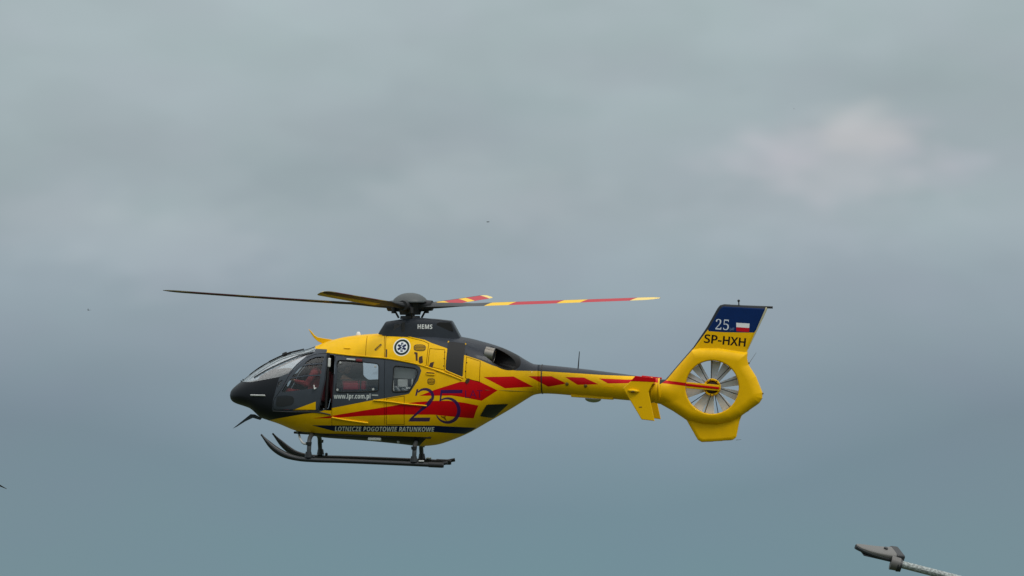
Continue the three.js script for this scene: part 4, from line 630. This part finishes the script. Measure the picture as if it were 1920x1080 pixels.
// ---------------------------------------------------------------- street lamp
{
  const dep = 58, lamp = new THREE.Group(); lamp.name = 'street_lamp'; scene.add(lamp);
  tag(lamp, 'grey flat street lamp head on a mottled galvanised arm', 'street lamp');
  const w = (px, py, d = 0) => far(px, py, dep + d), base = w(2150, 1176); lamp.position.set(base.x, 0, base.z); const l = (p) => p.clone().sub(lamp.position);
  const S = 256, d = new Uint8Array(S * S * 4); for (let j = 0; j < S; j++) for (let i = 0; i < S; i++) { const a = fbm(i / 11, j / 30, 4), k = 150 + 50 * sstep(-0.3, 0.35, a) - 20 + 14 * n2(i / 4, j / 4); d.set([k * 0.95, k, k * 0.99, 255], (j * S + i) * 4); }
  const t = new THREE.DataTexture(d, S, S); t.colorSpace = THREE.SRGBColorSpace; t.wrapS = t.wrapT = THREE.RepeatWrapping; t.magFilter = THREE.LinearFilter; t.repeat.set(2.3, 1); t.needsUpdate = true;
  const mGalv = new THREE.MeshStandardMaterial({ map: t, roughness: 0.55 }), mHead = M(0.15, 0.147, 0.14, { roughness: 0.5 }), mCasing = M(0.022, 0.024, 0.028, { roughness: 0.45 });
  const a0 = l(w(1681, 1056)), a1 = l(w(1775, 1080)), dirA = a1.clone().sub(a0).normalize(), aEnd = l(w(2140, 1173)); void dirA;
  part('arm', tube([a0, a1, l(w(1960, 1127)), aEnd, l(w(2150, 1176))], 0.055, 40, 14), mGalv, lamp);
  part('pole', new THREE.CylinderGeometry(0.075, 0.12, aEnd.y + 0.02, 18).translate(l(w(2150, 1176)).x, aEnd.y / 2, 0), mGalv, lamp);
  part('foot_plate', new THREE.CylinderGeometry(0.22, 0.24, 0.04, 18).translate(l(w(2150, 1176)).x, 0.02, 0), mGalv, lamp);
  const c0 = l(w(1670, 1054.5)), c1 = l(w(1687, 1058.8)); part('arm_socket', rod(c0, c1, 0.104, 20, 0.095), M(0.13, 0.125, 0.12, { roughness: 0.55 }), lamp); part('socket_clamp', rod(l(w(1682, 1059)), l(w(1690, 1061)), 0.098, 20, 0.09), mCasing, lamp);
  // head: a flat tapering paddle, rear end cut square; local x from rear (0) to tip (-0.68)
  const head = new THREE.Group(); head.name = 'lamp_head'; head.position.copy(l(w(1673, 1041, 0.16))); head.rotation.set(0.52, 0.35, -0.12, 'YXZ'); lamp.add(head);
  const paddle = (up, down, grow) => {
    const pos = [], idx = [], nS = 20, nR = 24;
    for (let i = 0; i <= nS; i++) { const u = i / nS, x = -0.62 * u * (1 + grow), hw = mix(0.15, 0.085, u) * Math.sqrt(clamp(1 - Math.pow(u, 5) * 0.97)) + grow, ht = mix(up, 0.02, Math.pow(u, 0.8)), yc = 0.03 * u + 0.05 * u * u; for (let j = 0; j < nR; j++) { const a = j / nR * 2 * Math.PI, c = Math.cos(a), s = Math.sin(a), e = 0.5; pos.push(x, yc + (s > 0 ? (up > 0 ? ht : up) : down) * Math.pow(Math.abs(s), e) * (s > 0 || up > 0 ? Math.sign(s) : 1) * 1, hw * Math.sign(c) * Math.pow(Math.abs(c), e)); } }
    for (let i = 0; i < nS; i++) for (let j = 0; j < nR; j++) { const a = i * nR + j, b = i * nR + (j + 1) % nR; idx.push(a, a + nR, b, b, a + nR, b + nR); }
    for (const [r, f] of [[0, 0], [nS, 1]]) for (let j = 1; j < nR - 1; j++) { const o = r * nR; f ? idx.push(o, o + j + 1, o + j) : idx.push(o, o + j, o + j + 1); }
    const g = new THREE.BufferGeometry(); g.setAttribute('position', new THREE.Float32BufferAttribute(pos, 3)); g.setIndex(idx); return toCreasedNormals(g, 0.8);
  };
  part('lamp_cover', paddle(0.085, 0.012, 0), mHead, head); part('lamp_tray', paddle(0.012, 0.04, 0.006).translate(0, -0.012, 0), M(0.05, 0.055, 0.065, { roughness: 0.5 }), head);
  part('rear_casing', box(0.15, 0.13, 0.31, 0.035).translate(0.06, 0.02, 0), mCasing, head); part('lens_plate', box(0.46, 0.014, 0.22, 0.005)  .rotateZ(-0.1).translate(-0.28, -0.03, 0), mCasing, head);
  part('sensor_cap', new THREE.CylinderGeometry(0.028, 0.032, 0.02, 14).translate(-0.12, 0.085, -0.03), mCasing, head);
}

// ---------------------------------------------------------------- birds
function bird(label, px, py, dist, span, heading, bank, flap, climb = 0) {
  const g = new THREE.Group(); g.name = numbered('bird'); g.position.copy(far(px, py, dist)); g.rotation.set(bank, heading, climb, 'YXZ'); scene.add(g); tag(g, label, 'bird', 'birds in flight');
  const s = span, mF = M(0.02, 0.019, 0.018, { roughness: 0.9 });
  const b = new THREE.LatheGeometry([[0, -0.26], [0.03, -0.22], [0.062, -0.08], [0.066, 0.02], [0.045, 0.13], [0.04, 0.17], [0.028, 0.2], [0.008, 0.225], [0, 0.245]].map(([x, y]) => new THREE.Vector2(x * s, y * s)), 12).rotateZ(Math.PI / 2); part('body', b, mF, g);
  for (const k of [1, -1]) { const sh = new THREE.Shape([[-0.09, 0], [0.07, 0], [0.1, 0.2], [0.2, 0.5], [0.06, 0.28], [-0.0, 0.2]].map(([x, z]) => new THREE.Vector2(x * s, z * s))), w = new THREE.ExtrudeGeometry(sh, { depth: 0.012 * s, bevelEnabled: true, bevelSize: 0.006 * s, bevelThickness: 0.006 * s, bevelSegments: 1 }).rotateX(Math.PI / 2); if (k < 0) w.scale(1, 1, -1), w.index ?? 0; if (k < 0) { const p = w.attributes.position; for (let i = 0; i < p.count; i += 3) { const x = p.getX(i), y = p.getY(i), z = p.getZ(i); p.setXYZ(i, p.getX(i + 1), p.getY(i + 1), p.getZ(i + 1)); p.setXYZ(i + 1, x, y, z); } w.computeVertexNormals(); } w.rotateX(-k * flap); part('wing', w, mF, g); }
  const tl = new THREE.Shape([[0.18, 0.02], [0.38, 0.08], [0.32, 0], [0.38, -0.08], [0.18, -0.02]].map(([x, z]) => new THREE.Vector2(x * s, z * s))); part('tail', new THREE.ExtrudeGeometry(tl, { depth: 0.012 * s, bevelEnabled: false }).rotateX(Math.PI / 2), mF, g);
}
bird('small dark bird gliding level above the rotor hub of the helicopter', 914.5, 416, 330, 0.5, 0.2, 0.1, 0.15);
bird('small dark bird banking out ahead of the helicopter nose and rotor', 165.5, 581.4, 330, 0.44, 0.9, 0.5, 0.5);
bird('faint tiny bird high above the tail fin, next to the bright pinkish cloud', 1488.5, 204, 560, 0.34, 0.5, 0.3, 0.4);
bird('bird ahead of and below the skids with only its outstretched wing showing', -11, 906, 120, 0.75, 1.5, 0.1, -0.1, -0.7);

scene.traverse((o) => { if (o.isMesh) { o.castShadow = true; o.receiveShadow = true; } });
renderer.render(scene, camera);
